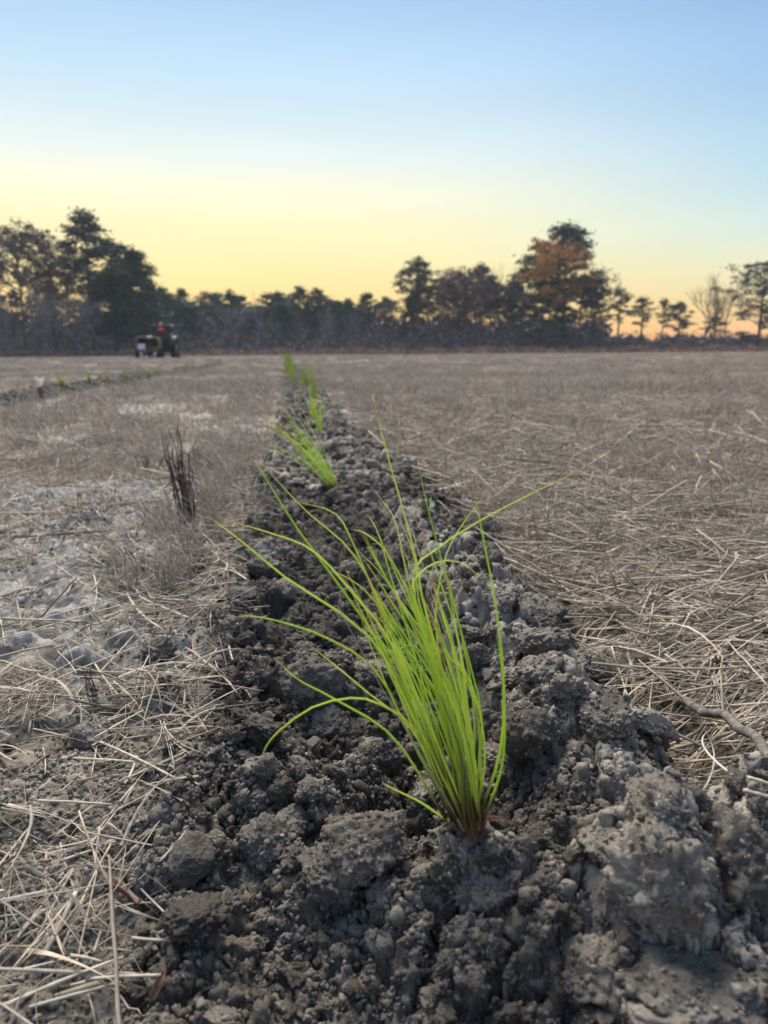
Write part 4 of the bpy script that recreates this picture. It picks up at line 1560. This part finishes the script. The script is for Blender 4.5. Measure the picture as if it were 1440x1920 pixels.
def build_planter():
    d = Vector((-math.sin(HD), math.cos(HD), 0))
    base = tractor.location - d * 3.1 - Vector((math.cos(HD), math.sin(HD), 0)) * .52
    base.z = float(H(base.x, base.y)[0])
    root = empty('tree_planter', base, 'boxy tan framed tree planting machine hitched behind the tractor', 'planting machine', rotz=HD)
    W, Hh = .86, 1.62
    prof = []
    for k in range(7):
        an = math.pi / 2 * k / 6
        prof.append((W - .26 + .26 * math.sin(an), Hh - .26 + .26 * math.cos(an)))
    path = [(x_, z_) for x_, z_ in reversed([(-a_, b_) for a_, b_ in prof])]
    loop = [(-W, .62)] + [(-a_, b_) for a_, b_ in reversed(prof)] + prof + [(W, .62)]
    hoops = MB()
    for y_ in (-.72, .0, .62):
        hoops.tube([(a_, y_, b_) for a_, b_ in loop], .055, 6)
    hoops.build('frame', M_TAN, root, smooth=True)
    cv = MB()
    n = len(loop)
    vs = [(a_ * s_, y_, .62 + (b_ - .62) * s_) for s_ in (1.0, .975) for y_ in (-.70, .62) for a_, b_ in loop]
    fs = []
    for k in range(n - 1):
        fs += [(k, k + 1, n + k + 1, n + k), (2 * n + k, 3 * n + k, 3 * n + k + 1, 2 * n + k + 1), (k, 2 * n + k, 2 * n + k + 1, k + 1), (n + k, n + k + 1, 3 * n + k + 1, 3 * n + k)]
    cv.add(vs, fs)
    cv.build('canopy', M_TAN, root, smooth=True)
    MB().box(0, .60, 1.08, 1.62, .05, .9, .01).build('front_panel', M_BLACK, root)
    MB().box(0, -.05, .60, 1.72, 1.4, .10, .02).box(0, -.74, .66, 1.72, .06, .16, .02).build('floor', M_BROWN, root)
    st = MB().box(.05, -.05, .84, .42, .40, .1, .04).box(.05, .16, 1.06, .42, .08, .40, .03).box(.05, -.05, .72, .08, .08, .2)
    st.build('seat', M_BROWN, root)
    MB().box(.50, -.2, .80, .5, .5, .28, .03).build('tray', M_BROWN, root)
    MB().box(0, .1, .36, .16, 2.2, .2, .02).box(0, 1.3, .5, .12, 1.4, .12, .02).box(0, -.1, .35, 1.5, .12, .12, .02).build('drawbar', M_BLACK, root)
    MB().lathe([(-.015, .01), (-.015, .3), (.015, .3), (.015, .01)], 24, c=(0, .75, .30)).build('coulter', M_STEEL, root)
    for sx in (-1, 1):
        e = MB().lathe([(-.06, .10), (-.06, .255), (0, .275), (.06, .255), (.06, .10)], 28).lathe([(-.02, .005), (-.02, .12)], 20).build('packing_wheel', M_STEEL, root, smooth=True)
        e.location = (sx * .50, -.62, .275)
        e.rotation_euler = (0, sx * .42, 0)
        wheel(root, sx * .98, .05, .42, .26, rimmat=M_BLACK)
    root.scale = (.92, .92, .95)
    bx = empty('seedling_box', root.matrix_basis @ Vector((-.47, -.60, .68)), 'pale blue white box standing on the planter floor', 'box', rotz=HD)
    MB().box(0, 0, .20, .52, .34, .38, .03).build('box_body', M_WHITE, bx)
    MB().box(0, 0, .405, .55, .37, .05, .015).build('lid', M_WHITE, bx)


build_planter()


# ------------------------------------------------------------------ trees
def quads(c, size, asp, rg):
    """leaf tufts as randomly turned thin quads round the points c"""
    n = len(c)
    a = rg.normal(size=(n, 3))
    a /= np.linalg.norm(a, axis=1)[:, None]
    b = rg.normal(size=(n, 3))
    b -= a * (a * b).sum(1)[:, None]
    b /= np.linalg.norm(b, axis=1)[:, None]
    s = size * rg.uniform(.6, 1.3, n)[:, None]
    a, b = a * s, b * s * asp
    v = np.stack([c - a, c + b * .9, c + a, c - b], 1).reshape(-1, 3)
    return v, np.arange(4 * n).reshape(n, 4)


def tree_mesh(kind, seed, Ht=20.0):
    rg = np.random.default_rng(seed)
    rn = random.Random(seed)
    tr = MB()
    limb = MB()
    cl = []                                    # clumps: centre, radius, flatness, count
    th = Ht * (.97 if kind != 'bare' else .5)
    bend = [rn.uniform(-.5, .5), rn.uniform(-.5, .5)]
    tp = lambda f: Vector((bend[0] * math.sin(f * 2.2) * Ht * .03, bend[1] * math.sin(f * 2.6) * Ht * .03, f * Ht))
    if kind in ('pine', 'dense', 'slim', 'rust', 'oak'):
        tr.tube([tp(q / 10 * .98) - Vector((0, 0, .4 if q == 0 else 0)) for q in range(11)], [Ht * .0135 * (1 - .85 * q / 10) for q in range(11)], 7, cap=False)
        lo, n, wid = {'pine': (.42, 46, .19), 'dense': (.16, 60, .22), 'slim': (.48, 20, .12), 'rust': (.44, 56, .22), 'oak': (.25, 60, .28)}[kind]
        for k in range(n):
            f = lo + (1 - lo) * ((k + rn.random()) / n) ** .85
            az = rn.uniform(0, 6.28)
            g = (f - lo) / (1 - lo)
            prof = {'pine': (.42 + .68 * math.sin(.25 + g * 2.5)) * (1.05 - g ** 3.5), 'slim': (.45 + .75 * math.sin(g * 2.7)) * (1.05 - g ** 3), 'dense': 1.05 - .75 * g ** 1.4,
                    'rust': .55 + .6 * math.sin(g * 2.7), 'oak': .35 + .85 * math.sin(.35 + g * 2.5)}[kind]
            ln = Ht * wid * max(.12, prof) * rn.uniform(.45, 1.1)
            b = tp(f * .97)
            rise = {'pine': .25, 'slim': .3, 'dense': .1, 'rust': .35, 'oak': .6}[kind]
            e = b + Vector((math.cos(az) * ln, math.sin(az) * ln, ln * (rise + rn.uniform(-.2, .25))))
            m_ = b.lerp(e, .55) + Vector((0, 0, -.05 * ln))
            limb.tube([b, m_, e], [Ht * .0045, Ht * .003, Ht * .0012], 4, cap=False)
            rr = Ht * rn.uniform(.024, .048)
            cl.append((e, rr, .6))
            if rn.random() < .75:
                cl.append((m_ + Vector((rn.gauss(0, .5), rn.gauss(0, .5), rn.gauss(.3, .3))), rr * .8, .6))
            if kind in ('rust', 'dense', 'oak') or rn.random() < .3:
                cl.append((b.lerp(e, .8) + Vector((rn.gauss(0, 1), rn.gauss(0, 1), rn.gauss(.2, .6))) * Ht * .03, rr * .9, .7))
        cl.append((tp(.99), Ht * .045, .8))
        P = []
        per = {'pine': 48, 'dense': 72, 'slim': 46, 'rust': 70, 'oak': 36}[kind]
        for c, r_, fl in cl:
            q = rg.normal(size=(per, 3)) * r_ * .62
            q[:, 2] *= fl
            P.append(np.array(c) + q)
        P = np.concatenate(P)
        lv, lf = quads(P, .30 if kind != 'oak' else .21, .34 if kind != 'oak' else .6, rg)
        return tr, limb, (lv, lf)
    # leafless spreading tree

    def grow(p, d, ln, r_, lv_):
        segs = 3
        pts = [p]
        dd = d.copy()
        for q in range(segs):
            dd = (dd + Vector((rn.gauss(0, .13), rn.gauss(0, .13), rn.gauss(.05, .07)))).normalized()
            pts.append(pts[-1] + dd * ln / segs)
        (tr if lv_ == 0 else limb).tube(pts, [r_, r_ * .88, r_ * .76, r_ * .62], 5 if lv_ < 2 else 3, cap=False)
        if lv_ >= 5:
            return
        nb = (5, 3, 3, 4, 4)[lv_]
        for k in range(nb):
            s_ = pts[-1] if k < 2 else pts[rn.randint(2 if lv_ == 0 else 1, 2)]
            az = rn.uniform(0, 6.28)
            side_ = Vector((math.cos(az), math.sin(az), 0))
            nd = (dd + side_ * rn.uniform(.25, .62) + Vector((0, 0, .22))).normalized()
            grow(s_, nd, ln * rn.uniform(.60, .82), r_ * (.62 if lv_ < 3 else .60), lv_ + 1)
    grow(Vector((0, 0, -.3)), Vector((rn.gauss(0, .05), rn.gauss(0, .05), 1)).normalized(), Ht * .36, Ht * .012, 0)
    mz = max(v[2] for v in limb.v)
    k_ = Ht / mz
    for b_ in (tr, limb):
        b_.v = [(a * k_, b * k_, c * k_) for a, b, c in b_.v]
    return tr, limb, None


TREES = {}


def tree_proto(kind, n, mats):
    out = []
    for i in range(n):
        tr, limb, lf = tree_mesh(kind, 300 + 17 * i + sum(map(ord, kind)))
        t_ = tr.build('trunk', mats[0])
        l_ = limb.build('limbs' if lf else 'branches', mats[0])
        c_ = None
        if lf is not None:
            c_ = mesh_obj('crown', lf[0], lf[1], mats[1])
        for o in (t_, l_, c_):
            if o:
                COL.objects.unlink(o)
        allz = np.array([v.co[:] for o in (t_, l_, c_) if o for v in o.data.vertices])
        out.append((t_, l_, c_, allz[:, 2].max(), np.percentile(np.abs(allz[:, 0]), 98)))
    TREES[kind] = out


tree_proto('pine', 5, (M_BARK, M_PINE))
tree_proto('dense', 4, (M_BARK, M_PINE2))
tree_proto('slim', 4, (M_BARK, M_PINE))
tree_proto('rust', 1, (M_BARK, M_RUST))
tree_proto('oak', 3, (M_BARK, M_OAK))
tree_proto('bare', 5, (M_TWIG, None))
CATN = {'pine': 'pine_tree', 'dense': 'pine_tree', 'slim': 'pine_tree', 'rust': 'rusty_tree', 'oak': 'oak_tree', 'bare': 'bare_tree'}
_cnt = {}


def tree(kind, px, top, dist, wpx, label, group=None, mat=None):
    k = _cnt.get(kind, 0)
    _cnt[kind] = k + 1
    t_, l_, c_, hz, hw = TREES[kind][k % len(TREES[kind])]
    p = at(px, top, dist)
    g = float(H(p.x, p.y)[0])
    hgt = p.z - g
    wid = wpx / 2 * dist / FPX
    e = empty(CATN[kind], (p.x, p.y, g), label, 'tree', group, rotz=random.uniform(0, 6.28))
    s = hgt / hz
    e.scale = (wid / hw, wid / hw, s)
    for o in (t_, l_, c_):
        if o:
            q = o.copy()
            COL.objects.link(q)
            q.parent = e
            if mat and o is (c_ or l_):
                q.material_slots[0].link = 'OBJECT'
                q.material_slots[0].material = mat
    return e


T = tree
# left stand
T('oak', -60, 425, 108, 150, 'brown leaved tree cut by the left edge', mat=M_OAK)
T('oak', 22, 424, 106, 130, 'tall tree with dry speckled leaves at the far left')
T('oak', 82, 410, 110, 120, 'highest of the dry leaved trees, left of the airy pine')
T('pine', 152, 386, 104, 105, 'tall airy pine overtopping the left stand')
T('pine', 205, 440, 112, 120, 'round topped pine right of the tall airy one')
T('dense', 240, 462, 108, 110, 'dark dense pine sloping down at the right end of the left stand')
T('dense', 205, 505, 112, 110, 'dark green pine low under the round topped pine')
T('dense', 275, 520, 116, 60, 'small dark pine at the shoulder of the left stand')
T('bare', 75, 520, 98, 190, 'pale leafless tree spreading before the left stand', mat=M_TWIG)
T('bare', 140, 545, 100, 130, 'leafless grey tree drooping right of the pale spreading one')
T('bare', -10, 540, 100, 150, 'leafless grey tree at the left edge below the dry leaved ones')
T('bare', 35, 470, 112, 110, 'leafless tree behind the dry leaved trees at far left')
T('oak', 120, 470, 116, 110, 'dry leaved tree in the gap under the tall airy pine')
# the even line in the middle
mid_top = [(300, 530), (318, 545), (340, 538), (362, 548), (385, 543), (405, 545), (432, 540), (452, 550), (478, 537), (500, 545), (520, 540), (541, 552), (560, 531), (592, 537), (612, 552), (630, 560), (655, 556), (676, 565)]
for k, (a_, b_) in enumerate(mid_top):
    if a_ in (560, 592):
        T('pine', a_, b_, 138, 52, {560: 'small pine poking highest from the middle of the tree line', 592: 'pine with a lumpy top right of the highest one in the middle'}[a_])
    elif k % 5 == 3:
        T('bare', a_, b_ + 4, 132, 62, 'thin leafless tree within the even middle of the tree line', 'leafless trees within the middle tree line')
    else:
        T(('dense', 'dense', 'pine', 'dense', 'slim')[k % 5], a_, b_, 136 + 5 * (k % 3), 48, 'dark pine within the even middle of the tree line', 'pines of the middle tree line')
for k, a_ in enumerate(range(292, 690, 22)):
    T(('dense', 'dense', 'pine')[k % 3], a_ + random.uniform(-6, 6), random.uniform(558, 576) + (8 if a_ > 620 else 0), 148, 66, 'dark pine within the even middle of the tree line', 'pines of the middle tree line')
T('bare', 440, 560, 122, 90, 'pale leafless tree before the middle pines, left of the row of seedlings')
T('bare', 608, 565, 124, 70, 'pale leafless tree before the middle pines, right of the row of seedlings')
T('bare', 660, 572, 124, 50, 'slender leafless tree with a pale trunk before the gap')
T('dense', 345, 560, 128, 70, 'broad green pine right behind the tractor')
T('dense', 530, 565, 130, 70, 'broad green pine where the row of seedlings points')
T('pine', 690, 545, 126, 46, 'pine with a pointed top just right of the gap')
T('pine', 722, 552, 130, 44, 'shorter pine between the gap and the layered pine')
T('oak', 735, 560, 126, 60, 'dry leaved tree under the layered pine')
# right stand
T('pine', 786, 479, 120, 78, 'layered pine with a domed top left in the right stand')
T('dense', 775, 545, 122, 50, 'dark narrow pine under the layered pine')
T('oak', 832, 520, 122, 80, 'reddish tree right of the layered pine', mat=M_PURPLE)
T('oak', 872, 500, 120, 90, 'broad reddish brown tree in the right stand', mat=M_PURPLE)
T('pine', 905, 488, 128, 56, 'pine top behind the broad reddish tree')
T('bare', 850, 492, 124, 110, 'leafless tree showing twigs over the reddish trees', mat=M_TWIGL)
T('bare', 935, 488, 126, 100, 'leafless twiggy tree left of the rusty tree', mat=M_TWIGL)
T('oak', 935, 530, 122, 80, 'dry leaved tree below the twiggy one')
T('pine', 984, 498, 118, 64, 'dark pine leaning on the left of the rusty tree')
T('rust', 1052, 440, 113, 118, 'big tree with glowing rusty orange foliage')
T('pine', 1062, 411, 122, 140, 'dark flat topped pine crown above the rusty foliage')
T('bare', 812, 500, 126, 90, 'leafless tree right behind the layered pine', mat=M_TWIGL)
T('oak', 850, 503, 124, 70, 'reddish tree between the two broader reddish trees', mat=M_PURPLE)
T('oak', 892, 496, 123, 70, 'dull brown tree under the pine top behind the reddish trees')
T('pine', 922, 512, 125, 56, 'small rounded pine left of the twiggy tree')
T('bare', 962, 492, 125, 80, 'leafless tree touching the left side of the rusty tree', mat=M_TWIGL)
T('dense', 958, 530, 123, 60, 'dark pine filling the space left of the leaning pine')
T('oak', 1112, 540, 121, 60, 'thin brown tree at the right end of the right stand')
T('dense', 1022, 520, 114, 90, 'dark green pine in front of the rusty tree')
T('pine', 1092, 512, 118, 60, 'dark pine at the right foot of the rusty tree')
T('bare', 1140, 486, 124, 90, 'leafless tree sticking up right of the rusty tree', mat=M_TWIGL)
T('slim', 1122, 515, 120, 56, 'thin pine leaning right of the rusty tree')
T('slim', 1163, 537, 118, 46, 'slim pine first in the open row on the right')
T('slim', 1207, 553, 124, 44, 'slim pine with a round head second in the open row')
T('slim', 1245, 556, 128, 34, 'faint thin pine third in the open row')
T('pine', 1276, 562, 116, 54, 'bushy pine left of the large bare tree')
T('bare', 1328, 498, 112, 122, 'large bare tree with a fan of fine branches against the sky', mat=M_TWIGL)
T('bare', 1372, 530, 120, 80, 'slight bare tree behind the fan shaped one', mat=M_TWIGL)
T('slim', 1345, 592, 110, 46, 'small dark pine at the foot of the bare tree')
T('slim', 1390, 620, 112, 40, 'low dark sapling between the bare tree and the right edge')
T('oak', 1436, 476, 108, 125, 'tall leafy dark tree cut by the right edge', mat=M_PINE)
T('slim', 1462, 560, 112, 60, 'dark pine beyond the right edge leafy tree')


# thickets, dead grass margin and the deep wood behind
def mass(name, n, gen, size, asp, mat, label, seed):
    rg = np.random.default_rng(seed)
    P = gen(rg, n)
    v, f = quads(P, size, asp, rg)
    tag(mesh_obj(name, v, f, mat), label, kind='stuff')


def pol(px, d):
    az = np.arctan((px - 720) / FPX / math.cos(PITCH))
    return d * np.tan(az), d


def top_line(px):
    """height in metres of the deep wood behind the single trees"""
    h = np.where(px < 290, 9.0, np.where(px < 700, 7.6, np.where(px < 1115, 5.8, 2.6)))
    h = np.where((px > 640) & (px < 720), 6.4, h)
    return h


def gen_wood(rg, n):
    px = rg.uniform(-420, 1860, n)
    d = rg.uniform(138, 168, n)
    k = rg.random(n)
    x, y = pol(px, d)
    ht = top_line(px + rg.normal(0, 8, n)) * (.85 + .5 * noise2(px * .028, d * .05, 5) + .25 * noise2(px * .09, d * .1, 6))
    return np.stack([x, y, k * ht + .0], 1)


mass('deep_wood', 90000, gen_wood, .55, .6, M_SHRUB, 'dark mass of wood behind the single trees', 1)


def gen_thicket(rg, n):
    px = rg.uniform(-420, 1860, n)
    d = rg.uniform(106, 126, n)
    x, y = pol(px, d)
    ht = np.where(px < 1100, 3.6, 2.0) * (.45 + 1.1 * sstep(-.5, .5, noise2(px * .03, d * .2, 9)))
    return np.stack([x, y, rg.random(n) ** 1.2 * ht], 1)


mass('thicket', 40000, gen_thicket, .40, .14, M_SHRUB, 'grey leafless thicket along the foot of the tree line', 2)


def gen_sedge(rg, n):
    px = rg.uniform(-420, 1860, n)
    d = rg.uniform(96, 107, n)
    x, y = pol(px, d)
    ht = .75 * (.6 + .8 * sstep(-.3, .5, noise2(px * .02, d * .1, 12)))
    return np.stack([x, y, rg.random(n) * ht], 1)


mass('margin_grass', 26000, gen_sedge, .20, .35, M_SEDGE, 'rusty dead grass along the far margin of the field', 3)


# ------------------------------------------------------------------ thin evening haze over the field
hz_m = bpy.data.materials.new('haze')
hz_m.use_nodes = True
hn = hz_m.node_tree
hn.nodes.remove(hn.nodes['Principled BSDF'])
pv = hn.nodes.new('ShaderNodeVolumePrincipled')
pv.inputs['Color'].default_value = (.82, .90, 1.0, 1)
pv.inputs['Density'].default_value = .0004
hn.links.new(pv.outputs[0], hn.nodes['Material Output'].inputs['Volume'])
tag(MB().box(0, 0, 17, 960, 960, 38).build('haze', hz_m), 'thin evening haze', kind='stuff')
